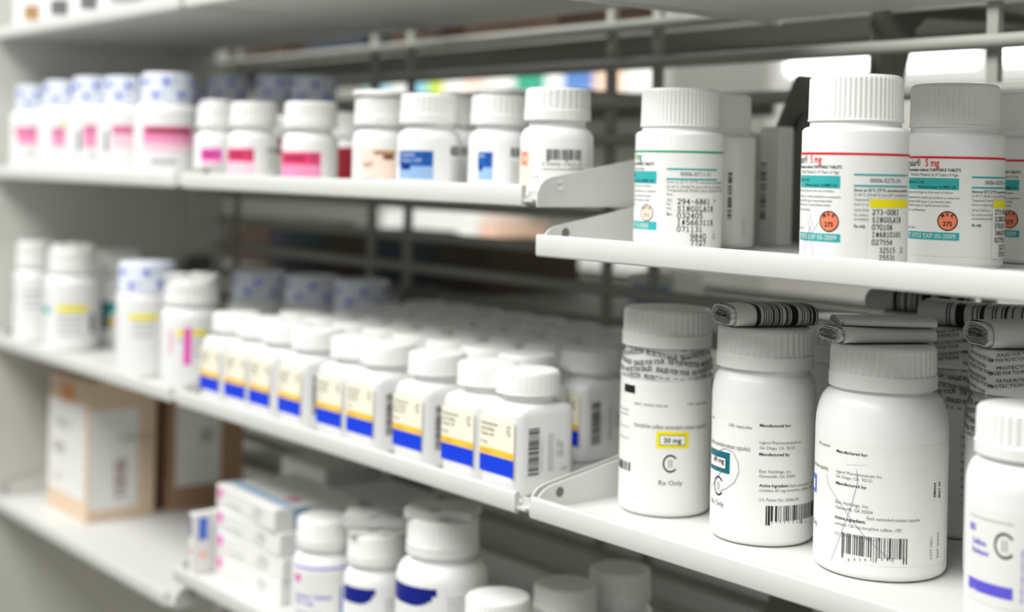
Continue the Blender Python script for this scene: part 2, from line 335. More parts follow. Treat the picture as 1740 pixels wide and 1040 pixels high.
# ------------------------------------------------------------------ shelving
XS = (-1.532, -1.079, -0.625, -0.172)        # section lines
DEP = 0.25
LIP = 0.0125; SINK = 0.008
def shelf(name, label, x0, x1, ztop, depth=DEP, plug=None, group='white steel shelves', right_cut=True, rise=0.175, hole_left=False):
    g = 0.0022; a, b = x0 + g, x1 - g; zf = ztop - SINK
    t = thing(name, label, 'shelf', ((x0+x1)/2, 0, zf), 0, group); ox = (x0+x1)/2
    mb = MB(); mb.box((a-ox+.0012, 0.001, -0.0016), (b-ox-.0012, depth, 0), STEEL); mb.build('tray', t)
    mb = MB(); e = 0.0095 if right_cut else 0.0
    z1 = SINK; z0 = SINK - LIP; q = 0.0012
    poly = [(0.0, z0+q), (q*.3, z0+q*.3), (q, z0), (0.0035, z0), (0.0035, z1-q*.5), (0.0027, z1), (q, z1), (q*.3, z1-q*.3), (0, z1-q)]
    mb.prism(poly, 'x', a-ox, b-ox-e, STEEL); mb.build('front_lip', t, 60, 0.0)
    if right_cut:
        mb = MB(); mb.box((b-ox-e+.0004, 0.0045, z0+.001), (b-ox-.0018, 0.0065, z1-.003), STEEL); mb.build('corner_tab', t)
    for side, xx in (('l', a-ox), ('r', b-ox-0.0012)):
        z2 = SINK + 0.003; yh = 0.004
        out = [(yh, z0), (depth+.006, z0), (depth+.006, z2 + rise*depth)]
        pts = [(yh+.010, z2 + rise*.010), (yh+.0055, z2), (yh+.002, z2-.003), (yh, z2-.008)]
        mb = MB(); mb.prism(out + pts, 'x', xx, xx+.0012, STEEL)
        o = mb.build('side_bracket', t, 60)
        if depth > .24:
            hk = MB(); hk.prism([(.192, z0+.002), (depth+.008, z0+.002), (depth+.008, SINK+.077), (.231, SINK+.077), (.228, SINK+.0755), (.226, SINK+.073), (.203, SINK+.030)], 'x', xx + (.0013 if side == 'r' else .0013), xx + .0024, DARKST); hk.build('hook_plate', t)  # dark plate over the bracket's rear, its shade put into the colour
        xo = xx + .0012; yc, zc, rr = 0.021, SINK + 0.0005, 0.0038
        hm = MB(); circ = lambda X_, r2: [(X_, yc + r2*math.cos(2*math.pi*k/24), zc + r2*math.sin(2*math.pi*k/24)) for k in range(24)]
        hm.loft([circ(xo, rr), circ(xo+.0003, rr), circ(xo+.0003, rr*.8), circ(xo+.00005, rr*.8)], STEEL, False, False)
        if plug and side == 'r':
            hm.add(circ(xo+.0002, rr*.82), [tuple(range(24))], PAPER)
            hp = Print(lambda s, v, lay: (xo + .0002 + lay*.00006, yc + s, zc + v)); hp.text(plug, 0, -.0007, .0016, GREY, 'c', width=.0052)
            h = hm.build('hole_plug', o); hp.build('plug_number', o)
        else:
            hm.add(circ(xo+.0001, rr*.82), [tuple(range(24))], DARKST); hm.build('bracket_hole', o)
    return zf + .0002
ZA, ZAR, ZB, ZC1, ZC2, ZD, ZDR = -0.0088, -0.0367, -0.1865, -0.356, -0.330, 0.139, 0.1115
fA1 = shelf('steel_shelf', 'white steel shelf under the pink-labelled jars, far left end of the upper run', XS[0], XS[1], ZA)
fA2 = shelf('steel_shelf', 'white steel shelf under the small red, brown and blue labelled bottles', XS[1], XS[2], ZA, plug='0227')
fAR = shelf('steel_shelf', 'white steel shelf under the teal-striped tablet bottles at upper right', XS[2], XS[3], ZAR, right_cut=False)
fB1 = shelf('steel_shelf', 'white steel shelf under the yellow-striped bottles at the left of the middle run', XS[0], XS[1], ZB)
fB2 = shelf('steel_shelf', 'white steel shelf under the rows of blue and yellow labelled square bottles', XS[1], XS[2], ZB)
fBR = shelf('steel_shelf', 'white steel shelf under the big capsule bottles at lower right', XS[2], XS[3], ZB, right_cut=False)
fC1 = shelf('steel_shelf', 'white steel shelf under the tan cardboard boxes at lower left', XS[0], XS[1], ZC1)
fC2 = shelf('steel_shelf', 'white steel shelf under the stack of white cartons at the bottom', XS[1], XS[2], ZC2)
fD1 = shelf('steel_shelf', 'white steel shelf in the top left corner, its underside in shade', XS[0], XS[1], ZD)
fD2 = shelf('steel_shelf', 'white steel shelf at the top, right of the top left corner shelf', XS[1], XS[2], ZD)
fDR = shelf('steel_shelf', 'steel shelf at top right seen from below, over the teal-striped bottles', XS[2], XS[3], ZDR, depth=0.2, right_cut=False, rise=0.1)
t = thing('shelf_end_panel', 'pale grey upright end panel closing the shelving at the far left', 'panel', (XS[0]-.004, 0, -1.3))
mb = MB(); mb.box((-.004, 0.0, 0), (0.002, 0.275, 1.9), PANEL); mb.build('panel_sheet', t)
mb = MB(); mb.box((0.002, 0.235, 0), (0.006, 0.275, 1.9), PANEL); mb.build('rear_flange', t)
t = thing('wire_grid_back', 'grey metal grid of bars closing the back of the shelving', 'grid', (-0.85, 0.2675, 0))
for i in range(19):
    z = 0.056 + 0.0305 * (i - 14); mb = MB()
    mb.tube([(-0.675, 0, z), (0.72, 0, z)], 0.0048, GRID, 10); mb.build('horizontal_bar', t)
for x in (-1.50, -1.212, -1.148, -0.86, -0.806, -0.507, -0.455):
    mb = MB(); mb.box((x+.85-.004, .0045, -0.55), (x+.85+.004, .0105, 0.30), GRID); mb.build('vertical_bar', t)
# ------------------------------------------------------------------ big capsule bottles, lower right
def capsule_bottle(label, xc, Y, Rpx, yb=None, R=None, cap_r=.0258, H=.113, hb=.078, sh=.013, cap_h=.0212, group='white capsule bottles at lower right', z=None, X=None, rn=None):
    if X is None: X = at_y(xc, 780, Y).x
    return Bottle('capsule_bottle', label, 'bottle', X, Y, fBR if z is None else z, R, hb, sh, rn or cap_r-.002, cap_r, cap_h, H, group, ribs=44, skirt=.32, rb=.004, ribd=.0009)
# 30 mg
b30 = capsule_bottle('white capsule bottle with 30 mg in a yellow box and film-wrapped shoulder', 1129, .069, 79, R=.0262, cap_r=.0256, H=.1165, hb=.080, sh=.012)
p = b30.pr(); p.P(1052, 1206, 660, 876, PAPER, 1)
p.P(1062, 1079.5, 653.5, 667, INK, 2); p.P(1051.5, 1054.5, 664, 679, YELLOW, 2)
p.T('NDC 64365-505-03', 1078, 687, 4.5, GREY, 1135); p.T('100 capsules', 1168, 689, 4.5, GREY, 1200)
p.T('(morphine sulfate extended-release capsules)', 1078, 724, 8, GREY, 1199)
p.P(1115, 1170, 733.5, 762, YELLOW, 2); p.P(1120.5, 1164.5, 739.5, 757, INK, 3); p.P(1121.4, 1163.6, 740.4, 756, PAPER, 4)
p.T('30 mg', 1128, 752, 8, INK, 1157, bold=True, lay=5); p.C2(1139, 788, 13); p.T('Rx Only', 1119, 824, 8, INK, 1159)
p.B(1052, 1072, 783, 798, n=14, seed=3)
for i, (y, tx) in enumerate(((692, 'Each capsule'), (700, 'contains'), (721, 'Store at'), (740, 'Keep out'))): p.T(tx, 1055, y, 3.6, GREY, 1069)
p.build('label', b30.root)
def film(b, z0, z1, rows, m_ink=INK, tilt=0.13, name='shrink_film', a0=-100, a1=100):
    """clear printed film hugging the shoulder"""
    mb = MB(); zs = [z0 + (z1-z0)*i/8 for i in range(9)]
    R_ = lambda z: prof_r(b.prof, z) + 5*LAY
    mb.loft([ring(R_(z), R_(z), 1, z, 14) for z in zs], WRAP, False, False); f = mb.build(name, b.root)
    q = Print(lambda s, v, lay: ((prof_r(b.prof, max(z0, min(z1, v)))+(5+lay)*LAY)*math.sin(s/b.R), -(prof_r(b.prof, max(z0, min(z1, v)))+(5+lay)*LAY)*math.cos(s/b.R), max(z0, min(z1, v))))
    gap = (z1-z0)/rows
    for i in range(-1, rows + 1):
        for k in range(6):
            a = math.radians(-120 + k*46 + (i % 3)*15)
            tx = ('SEALED FOR YOUR', 'FOR YOUR PROTECTION', 'PROTECTION SEALED')[(i+k) % 3]
            q.text(tx, a*b.R, z0 + gap*(i+.15) - (.5*gap if k % 2 else 0), gap*.58, m_ink, 'l', width=math.radians(42)*b.R, bold=True, rot=tilt*(1 if k % 2 else -.8), lay=1, clip=(z0, z1))
    q.build('film_lettering', f)
film(b30, .0775, .0950, 4)
# 60 mg
b60 = capsule_bottle('white capsule bottle with 60 mg in a dark teal box and a barcode', 1296, .070, 90, R=.0277, cap_r=.0258, H=.1130, hb=.076, sh=.0125)
p = b60.pr(); p.P(1208.5, 1384, 704, 925, PAPER, 1)
for tx, x, x1, y, h, bd in (('100 capsules', 1239, 1278, 724, 5.5, 0), ('Manufactured for:', 1291, 1344, 725, 5, 1), ('Ligand Pharmaceuticals Inc.', 1291, 1363, 754, 5, 0), ('San Diego, CA  92121', 1291, 1350, 763, 5, 0), ('Manufactured by:', 1290, 1342, 774, 5, 1),
    ('Elan Holdings, Inc.', 1290, 1345, 803, 5, 0), ('Gainesville, GA 30504', 1290, 1350, 811, 5, 0), ('Active Ingredient:', 1290, 1340, 827, 5, 1), ('Each extended-release', 1342, 1381, 828, 5, 0), ('contains 60 mg morphine sulfate, USP.', 1290, 1379, 835, 5, 0), ('U.S. Patent No.: 6,066,339', 1289, 1357, 851, 5, 0)):
    p.T(tx, x, y, h, INK if bd else GREY, x1, bold=bool(bd))
p.T('(morphine sulfate extended-release capsules)', 1275, 767, 8, GREY, anchor='r', asp=.62)
p.P(1209, 1240.5, 766, 802, DTEAL, 2); p.P(1210, 1234.5, 775, 794, INK, 3); p.P(1210.4, 1233.6, 776, 793, PAPER, 4); p.T('60 mg', 1231.5, 788, 9, INK, anchor='r', bold=True, lay=5, asp=.95)
p.C2(1221, 825, 14.5); p.T('Rx Only', 1230, 862, 9, INK, anchor='r', asp=.95)
p.T('5864-0', 1216, 712, 4, GREY, anchor='r'); p.B(1301, 1382, 859, 885, n=32, seed=5, guard=.0022)
for i, d in enumerate('6436550603'): p.T(d, 1310 + i*7.2, 889, 4, INK)
p.pen([(1210, 826), (1215, 818), (1223, 806), (1230, 790), (1227, 775)], 1); p.pen([(1219, 768), (1232, 762), (1246, 768), (1254, 784), (1256, 802), (1248, 820), (1236, 829), (1224, 834)], 1)
p.build('label', b60.root)
# 120 mg
b120 = capsule_bottle('largest white capsule bottle, wide label with barcode and crossed pen lines', 1497, .0735, 114, R=.0325, cap_r=.0262, H=.1115, hb=.069, sh=.0195, cap_h=.0212, rn=.0245)
p = b120.pr(); p.P(1384, 1603, 757, 962, PAPER, 1)
for tx, x, x1, y, h, bd in (('Manufactured for:', 1422, 1475, 768, 5, 1), ('Ligand Pharmaceuticals Inc.', 1421, 1500, 802, 5, 0), ('San Diego, CA  92121', 1421, 1482, 810, 5, 0), ('Manufactured by:', 1421, 1473, 822, 5, 1), ('Elan Holdings, Inc.', 1420, 1477, 854, 5.5, 0), ('Gainesville, GA 30504', 1420, 1483, 863, 5.5, 0),
    ('Active Ingredient:', 1419, 1471, 880, 5.5, 1), ('Each extended-release capsule', 1473, 1562, 883, 5.5, 0), ('contains 120 mg morphine sulfate, USP.', 1419, 1533, 890, 5.5, 0), ('U.S. Patent No.: 6,066,339', 1419, 1494, 907, 5.5, 0)):
    p.T(tx, x, y, h, INK if bd else GREY, x1, bold=bool(bd))
for i in range(12): p.P(1439 + i*3, 1440.5 + i*3, 789 + i*.1, 790.2 + i*.1, LGREY, 2)
p.T('100 capsules', 1411, 760, 5.5, GREY, anchor='r', asp=.9); p.T('(morphine sulfate extended-release capsules)', 1408, 800, 8, GREY, anchor='r', asp=.62)
p.P(1384, 1388.5, 804, 836, SKY, 2); p.P(1384.4, 1386.6, 812, 828, PAPER, 3)
p.T('Rx Only', 1389, 893, 9, GREY, anchor='r', asp=.9)
p.B(1430, 1543, 913, 948, n=34, seed=8, guard=.0024)
for i, d in enumerate('643655080 2'): p.T(d, 1441 + i*9.3, 953, 5, INK)
for tx, x, y, h, wd in (('5M444', 1589.5, 845, 6, 25), ('MAY 07', 1597, 845, 6, 28)):
    s_, v_ = b120.hit(x, y); p.text(tx, s_, v_, h*p.k(), INK, 'l', width=wd*p.k(), rot=math.pi/2, bold=True)
for tx, x, y, h, wd in (('LOT NO.:', 1583, 949, 5.5, 38), ('EXP. DATE:', 1594, 947, 5.5, 45)):
    s_, v_ = b120.hit(x, y); p.text(tx, s_, v_, h*p.k(), GREY, 'l', width=wd*p.k(), rot=math.pi/2)
p.pen([(1406, 806), (1408, 822), (1430, 858), (1470, 912), (1518, 956)], .8); p.pen([(1456, 798), (1457, 822), (1446, 862), (1430, 905), (1413, 952)], .8)
p.build('label', b120.root)
# violet label, cut by the frame
bV = Bottle('capsule_bottle', 'white ribbed-cap bottle with violet band and large CII mark at right edge', 'bottle', at_y(1753, 900, .034).x, .034, fBR, .0272, .0645, .0115, .0215, .0237, .0200, .0985, 'white capsule bottles at lower right', ribs=40, skirt=.25)
p = bV.pr(); p.P(1647, 1770, 872, 1036, PAPER, 1); p.P(1649, 1723, 884, 886, LGREY, 2); p.P(1646.5, 1721, 992, 1012, PURPLE, 2)
p.T('Sulfate', 1676, 929, 10, PURPLE, anchor='r', asp=.9, bold=True); p.T('Release', 1680, 946, 10, PURPLE, anchor='r', asp=.9, bold=True); p.T('80', 1659, 902, 13, PURPLE, anchor='r', bold=True)
p.C2(1707, 928, 19); p.T('mg', 1660, 1005, 7, PAPER, anchor='r', lay=3)
s_, v_ = bV.hit(1738, 1025); p.text('Each tablet contains morphine sulfate', s_, v_, 5*p.k(), PURPLE, 'l', width=90*p.k(), rot=math.pi/2)
p.build('label', bV.root)
# rear row, wrapped in printed film
def rear(label, xc, Y, R=.0277, wrap=True):
    b = capsule_bottle(label, xc, Y, 0, R=R, cap_r=.0258, H=.1130, hb=.076, sh=.0125)
    q = b.pr(); q.patch(-.045, .045, .008, .062, PAPER, 1)
    for i, tx in enumerate(('Manufactured for:', 'Ligand Pharmaceuticals Inc.', 'San Diego, CA  92121', 'Manufactured by:', 'Elan Holdings, Inc.', 'Gainesville, GA 30504', 'Active Ingredient:', 'contains 60 mg morphine sulfate, USP.', 'U.S. Patent No.: 6,066,339')):
        q.text(tx, .002, .055 - i*.0044, .0014, INK if i % 3 == 0 else GREY, 'l', asp=.85)
    q.barcode(.004, .026, .012, .019, n=30, seed=4); q.build('label', b.root)
    if wrap: film(b, .070, .094, 6)
    return b
bR1 = rear('film-wrapped capsule bottle in shade between the largest bottle and the right edge', 1626, .172)
bR2 = rear('film-wrapped capsule bottle behind the violet-banded one, folded leaflet on its cap', 1740, .112)
bR0 = rear('capsule bottle almost hidden behind the teal-box and the largest bottle', 1425, .148, wrap=False)
def tall_film(b):                                   # the film also sleeves the cap of the shaded bottles
    mb = MB(); zs = [b.H - b.caph*.9, b.H - .0005]; r = b.capr*1.012 + .0008
    mb.loft([ring(r, r, r, z, 14) for z in zs], WRAP, False, False); f = mb.build('cap_film', b.root)
    q = Print(lambda s, v, lay: ((r+lay*LAY)*math.sin(s/r), -(r+lay*LAY)*math.cos(s/r), v))
    for i in range(6):
        for k in range(4):
            q.text(('SEALED FOR YOUR', 'PROTECTION', 'FOR YOUR PROTECTION')[(i+k) % 3], math.radians(-80+k*42+(i % 2)*9)*r, b.H-b.caph*.86+i*.0031, .0016, INK, 'l', width=math.radians(38)*r, bold=True, rot=.16*(1 if k % 2 else -1), lay=1)
    q.build('film_lettering', f)
tall_film(bR1); tall_film(bR2)
# folded leaflets on the caps
def leaflet(label, X, Y, z, rz, L=.050, W=.026, H=.0125, stripes=True, layers=9, group='folded leaflets on the capsule bottles', flat=False, outm=LEAF):
    """printed sheet folded over and over: pleats show at one end, a striped or plain outside along it"""
    t = thing('folded_leaflet', label, 'leaflet', (X, Y, z), rz, group); R = random.Random(len(label))
    def loopsec(w_, h_, z0, wob, n=28):
        out = []
        for i in range(n):
            a = 2*math.pi*i/n; c, s = math.cos(a), math.sin(a)
            e = .55
            out.append((w_*math.copysign(abs(c)**e, c), z0 + h_ + h_*math.copysign(abs(s)**.8, s)))
        return out
    mb = MB(); ph = [R.uniform(0, 6) for _ in range(40)]
    bars = [R.random() < .52 for _ in range(80)]; sec = loopsec(W/2, H/2, 0, 0); N = 72
    for i in range(N):
        m = (INK if bars[i] else outm) if (stripes and i > 16) else outm
        x0, x1 = -L/2 + L*i/N, -L/2 + L*(i+1)/N
        f = lambda x: [(x, y + .0006*math.sin(x*90+ph[0]), max(0, zz*(1 + .05*math.sin(x*70+ph[1])) )) for y, zz in sec]
        mb.loft([f(x0), f(x1)], m, i == N-1 and False, i == N-1)
    mb.build('outer_fold', t, 60)
    mb = MB()
    for k in range(layers):                        # pleats, slightly crinkled and reaching out of the fold
        q = 1 - (k + .6)/(layers + .3); w_, h_ = W/2*(.55 + .45*q)*.96, H/2*q*.93; z0 = H/2 - h_
        out = R.uniform(.0004, .0030); s_ = loopsec(w_, h_, z0, 0); th = .00035
        def wv(x, y, zz, sc): return (x, y*sc + .0004*math.sin(zz*2600+ph[k]), zz + .00035*math.sin(y*1100 + ph[k+9]))
        a = [wv(-L/2 - out, y, zz, 1) for y, zz in s_]; b = [wv(-L/2 + .012, y, zz, 1) for y, zz in s_]
        a2 = [wv(-L/2 - out, y*.965, H/2 + (zz-H/2)*.9, 1) for y, zz in s_]; b2 = [wv(-L/2 + .012, y*.965, H/2 + (zz-H/2)*.9, 1) for y, zz in s_]
        mb.loft([b, a, a2, b2], LEAFG if k % 2 else outm, False, False)
    mb.build('pleats', t, 60)
    return t
leaflet('rolled black-striped leaflet on the cap of the teal-box capsule bottle', b60.X+.0005, b60.Y, b60.z+b60.H+.0004, b60.phi+math.radians(24), L=.047, W=.030, H=.0115)
t = leaflet('folded plain-sided leaflet on the cap of the largest capsule bottle', b120.X-.003, b120.Y, b120.z+b120.H+.0004, b120.phi+math.radians(26), L=.049, W=.028, H=.0082, stripes=False)
leaflet('upper of the two thin leaflets stacked on the largest capsule bottle', b120.X-.002, b120.Y+.003, b120.z+b120.H+.0084, b120.phi+math.radians(14), L=.046, W=.026, H=.0046, stripes=False, layers=5)
leaflet('thick black-striped leaflet on the film-wrapped bottle in the shade', bR1.X+.012, bR1.Y+.002, bR1.z+bR1.H+.0004, bR1.phi+math.radians(-14), L=.058, W=.030, H=.0135)
leaflet('folded leaflet on the film-wrapped bottle behind the violet-banded one', bR2.X+.002, bR2.Y, bR2.z+bR2.H+.0004, bR2.phi+math.radians(25), L=.050, W=.032, H=.0125, stripes=False)
bR3 = rear('capsule bottle at the very back under a striped leaflet, behind the largest bottle', 1566, .221, wrap=False)
leaflet('far striped leaflet on the cap of the rearmost capsule bottle', bR3.X-.002, bR3.Y, bR3.z+bR3.H+.0004, bR3.phi+math.radians(-6), L=.060, W=.028, H=.012)
# ------------------------------------------------------------------ teal-striped tablet bottles, upper right
GT = 'teal-striped tablet bottles at upper right'
def tablet_bottle(label, X, Y):
    return Bottle('tablet_bottle', label, 'bottle', X, Y, fAR, .0250, .0655, .0025, .0215, .02225, .0218, .0925, GT, ribs=58, skirt=.03, rb=.003, ribd=.00042)
def sticker(b, name, x0, x1, y0, y1, lines, pitch, ytop=None, lead=12.7, h=8, extra=0.0, tx=None):
    p = b.pr(); base = p.mp
    p.mp = lambda s, v, lay: base(s + extra, v, lay)
    s0, _ = b.hit(x0, (y0+y1)/2); s1, _ = b.hit(x1, (y0+y1)/2); v1 = b.hit((x0+x1)/2, y0)[1]; v0 = max(.0008, b.hit((x0+x1)/2, y1)[1])
    k = p.k(); p.patch(s0, s0 + .024, v0, v1, STICK, 4)
    if ytop: p.patch(s0+.0004, s0 + .024, b.hit((x0+x1)/2, ytop)[1], v1, YELLOW, 5)
    st, _ = b.hit(tx, (y0+y1)/2)
    yb = lines[0][0]
    for y, tx_ in lines:
        typed(p, tx_, st, b.hit((x0+x1)/2, y)[1], h*k, pitch*k, INK, 6)
    p.build('price_sticker', b.root)
def drug_print(b, dx, col, dose, age, circ, code, num, y, exp):
    """dx: px columns; y: dict of px rows"""
    p = b.pr(); L0, L1, Lx, Rx0, Rx1 = dx
    k = p.k(); v = lambda yy: b.hit(Rx0, yy)[1]
    vt = v(y['line']); p.patch(-.062, .062, .006, vt + .0012, PAPER, 1); p.patch(-.0625, .0625, vt, vt + .0011, col, 2)
    p.T(dose, y['dx'], y['dose'], 13, col, anchor='r', asp=.72, lay=2, bold=True); p.T('Singulair®', y['dx'] - y['dw'], y['dose'], 13, INK, anchor='r', asp=.62)
    p.T('(montelukast sodium) CHEWABLE TABLETS', y['chx'], y['chew'], 5, INK, anchor='r', asp=.82, bold=True)
    p.T(age, y['agx'], y['age'], 6, GREY, anchor='r', asp=.74)
    p.patch(b.hit(L1, y['t0'])[0] - .028, b.hit(L1, y['t0'])[0], b.hit(L1, y['t1'])[1], b.hit(L1, y['t0'])[1], TEAL, 2)
    h = y['t1'] - y['t0']
    p.T('MERCK & CO., INC.', y['mx'], y['t0'] + h*.42, 4.6, INK, anchor='r', asp=.7, lay=3); p.T('Whitehouse Station, NJ 08889, USA', L1 - 5, y['t0'] + h*.88, 4.8, INK, anchor='r', asp=.7, lay=3)
    for tx, xr, yy in y['small']: p.T(tx, xr, yy, 4.4, GREY, anchor='r', asp=.74)
    cs, cv = b.hit(*y['circ']); cr = y['cr']*k
    p.disc(cs, cv, cr, circ[0], 2); p.ring(cs, cv, cr*1.02, cr*.92, circ[1], 3)
    for a, ch in ((128, 'M'), (90, 'R'), (52, 'K')):
        ra = math.radians(a); p.text(ch, cs + cr*.62*math.cos(ra), cv + cr*.50*math.sin(ra), cr*.34, circ[2], 'c', rot=ra - math.pi/2, bold=True, lay=3, asp=.9)
    p.text(num, cs, cv - cr*.52, cr*.44, circ[2], 'c', bold=True, lay=3)
    p.patch(b.hit(L1, y['e0'])[0] - .028, b.hit(L1, y['e0'])[0], b.hit(L1, y['e1'])[1], b.hit(L1, y['e0'])[1], TEAL, 2)
    p.T(exp, y['ex'], y['e1'] - 3.5, 8, PAPER, anchor='r', asp=.95, lay=3)
    s0 = b.hit(Rx0, y['l1'])[0]
    for a in ('l1', 'l2'): p.patch(s0, s0 + .032, v(y[a] + 1.5), v(y[a] - 1.5), TEAL, 2)
    p.T(code, y['cx'], y['code'], 7, INK, y['cx1'])
    for tx, xr, yy, bd in y['right']: p.T(tx, Rx0, yy, 4.6, INK if bd else GREY, xr, bold=bd)
    p.T('Rx only', Rx0, y['rx'], 5.2, INK, bold=True, asp=.8)
    p.build('label', b.root)
# 4 mg, left
tL = tablet_bottle('tablet bottle with green line, pale circle and typed sticker, front left of its group', at_y(1153, 300, .0655).x, .0655)
drug_print(tL, (1076, 1116, 0, 1133, 1225), GREEN, '4 mg', 'Pediatric Patients 2-5 Years of Age', (PEACH, BROWN, BROWN), '0006-0711-31', '711',
  dict(line=259, dx=1091, dw=16, dose=272, chx=1112, chew=281, agx=1095, age=289, t0=291, t1=312, mx=1082, small=[('Keep this and all drugs out of the reach of children', 1107, 318), ('Phenylketonurics: contains phenylalanine (a component', 1115, 327), ('of aspartame) 0.674 mg per 4-mg chewable tablet.', 1107, 335), ('Each tablet contains 4.2 mg Montelukast Sodium', 1105, 342), ('equivalent to 4 mg Montelukast.', 1081, 348)],
  circ=(1099, 361.5), cr=14.2, e0=377, e1=391, ex=1102, l1=287, l2=304, cx=1156, cx1=1207, code=299,
  right=[('Store at 25°C (77°F), excursions permitted to', 1226, 311, False), ('15-30°C (59-86°F) [see USP Controlled Room', 1226, 319, False), ('Temperature]. Protect from moisture and light.', 1226, 325, False), ('Store in original package.', 1185, 332, False), ('USUAL DOSAGE: one', 1180, 342, False), ('For asthma and', 1168, 349, False), ('See accompanying', 1174, 356, False)], rx=366), 'LOT 0233 EXP 10-2005')
sticker(tL, 'sticker', 1142, 1230, 328, 424, [(347, '294-6861 *'), (359.5, 'SINGULAIR'), (371, '032405'), (382.5, 'I#5663118'), (394, '071131'), (406, '   9840  1'), (417, '   7727')], 7.6, tx=1149.5, h=8.5)
# 5 mg, right
tR = tablet_bottle('tablet bottle with red line and orange circle in front of two like it', at_y(1452, 300, .033).x, .033)
drug_print(tR, (1361, 1428, 0, 1451, 1541), RED, '5 mg', 'Pediatric Patients 6-14 Years of Age', (ORANGE, INK, INK), '0006-0275-54', '275',
  dict(line=263.5, dx=1396.5, dw=24, dose=277, chx=1431, chew=286.5, agx=1426, age=295.5, t0=299, t1=320, mx=1377, small=[('Keep this and all drugs out of the reach of children', 1417, 327), ('Phenylketonurics: contains phenylalanine (a component', 1429, 337), ('of aspartame) 0.842 mg per 5-mg chewable tablet.', 1415, 344), ('Each tablet contains 5.2 mg Montelukast Sodium', 1412, 351), ('equivalent to 5 mg Montelukast.', 1378, 358), ('30 Chewable Tablets', 1366, 389)],
  circ=(1408.5, 376), cr=17.5, e0=398, e1=412, ex=1421, l1=296.5, l2=315.5, cx=1478, cx1=1529, code=310,
  right=[('Store at 25°C (77°F), excursions permitted', 1540, 325, True), ('15-30°C (59-86°F) [see USP Controlled Room', 1540, 333, False), ('Temperature]. Protect from moisture', 1515, 341, False), ('Store in original package.', 1505, 349, False), ('USUAL DOSAGE: one', 1490, 359, False), ('For asthma and rhinitis', 1495, 367, False), ('accompanying circular', 1495, 374, False)], rx=386.5), 'LOT 0755 EXP 05-2009')
ph = tR.root
# the two behind share the print, turned a little; their stickers come after
def turned(label, X, Y, deg):
    r = dup(ph, (X, Y, fAR), face_cam(X, Y) + math.radians(deg), label); return r
t2 = turned('shaded tablet bottle with red line and orange circle right behind the front one', at_y(1620, 300, .112).x, .112, 21)
t3 = turned('rearmost tablet bottle with red line, cut off by the right edge', at_y(1764, 300, .190).x, .190, -7)
sticker(tR, 'sticker', 1475, 1541, 339, 446, [(365, '273-0083'), (378, 'SINGULAIR'), (390.5, '070106'), (403, 'I#6810165'), (416, '027554'), (429.5, '  32515  2'), (442, '  25531')], 6.7, ytop=353, tx=1480, h=8.3)
st = [c for c in tR.root.children if c.name.startswith('price_sticker')][0]
for r, d in ((t2, 12), (t3, 20)):
    c = st.copy(); COL.objects.link(c); c.parent = r; c.rotation_euler = (0, 0, math.radians(d))
s_ = tR.pr(); s_.pen([(1376, 362), (1380, 380), (1372, 405), (1368, 428)], .7); s_.pen([(1392, 377), (1380, 395), (1366, 412)], .7); s_.pen([(1374, 372), (1377, 400), (1383, 436)], .7); s_.build('pen_scribble', tR.root)
from types import SimpleNamespace
def px_on(X, Y, px, py=300): return Bottle.hit(SimpleNamespace(X=X, Y=Y, z=fAR, R=.025, phi=face_cam(X, Y)), px, py)[0]/.025
for X, Y, label, deg, bars, strip in ((-.5965, .117, 'shaded tablet bottle with green line half hidden behind the front left one', -40, (-14, 22), True),):
    r = dup(tL.root, (X, Y, fAR), face_cam(X, Y), label)
    for c in list(r.children):
        if c.name.startswith(('price_sticker', 'label')): bpy.data.objects.remove(c)
    rr = .0250
    q = Print(lambda s, v, lay: ((rr+lay*LAY)*math.sin(s/rr), -(rr+lay*LAY)*math.cos(s/rr), v))
    q.patch(-.036, .036, .006, .0545, PAPER, 1)
    if strip:
        q.patch(.009, .0165, .0535, .0546, GREEN, 2)
        for v in (.0445, .0385): q.patch(.009, .0165, v, v + .0016, TEAL, 2)
        for k, tx in enumerate(('Store at 25°C', 'Temperature', 'Store in original')): q.text(tx, .009, .0345 - k*.0025, .0014, GREY, 'l', width=.006)
        q.text('Rx only', .009, .0215, .0015, INK, 'l', bold=True); q.text('LOT 0233', .0215, .009, .0016, GREY, 'l', rot=math.pi/2)
    else: q.barcode(.0145, .0175, .020, .045, n=16, seed=6, lay=2, upright=False)
    q.build('label', r)
    if strip:
        q = Print(lambda s, v, lay: ((rr+lay*.0004)*math.sin(s/rr), -(rr+lay*.0004)*math.cos(s/rr), v))
        a0, a1 = px_on(X, Y, 1228)*rr, px_on(X, Y, 1256)*rr
        q.patch(a0, a1, .003, .066, STICK, 2); q.barcode(a0 + (a1-a0)*.28, a0 + (a1-a0)*.5, .018, .046, n=16, seed=3, lay=3, upright=False); q.build('fold_out_label', r)
# ------------------------------------------------------------------ small bottles on the upper left run
def small_bottle(label, xc, Y, R, zf, H=.0655, cap_r=None, cap_h=.0195, group='small bottles on the upper shelf', hb=None, sh=.008, ribs=30, ytop=260, **kw):
    cap_r = cap_r or R*.93; rn = min(R*.78, cap_r - .0015)
    hb = hb or (H - cap_h - .0045 - sh)
    return Bottle('pill_bottle', label, 'bottle', at_y(xc, ytop, Y).x, Y, zf, R, hb, sh, rn, cap_r, cap_h, H, group, ribs=ribs, skirt=.30, rb=.003, **kw)
def lines(p, x0, x1, y0, n, dy, h, words, m=GREY, cols=1):
    for i in range(n):
        p.T(words[i % len(words)], x0, y0 + i*dy, h, m, x1 - (i*7 % 3)*(x1-x0)*.12)
WD = ('Each tablet contains', 'Usual dosage: see insert', 'Store at room temperature', 'Keep out of reach of children', 'Rx only', 'Dispense in tight container')
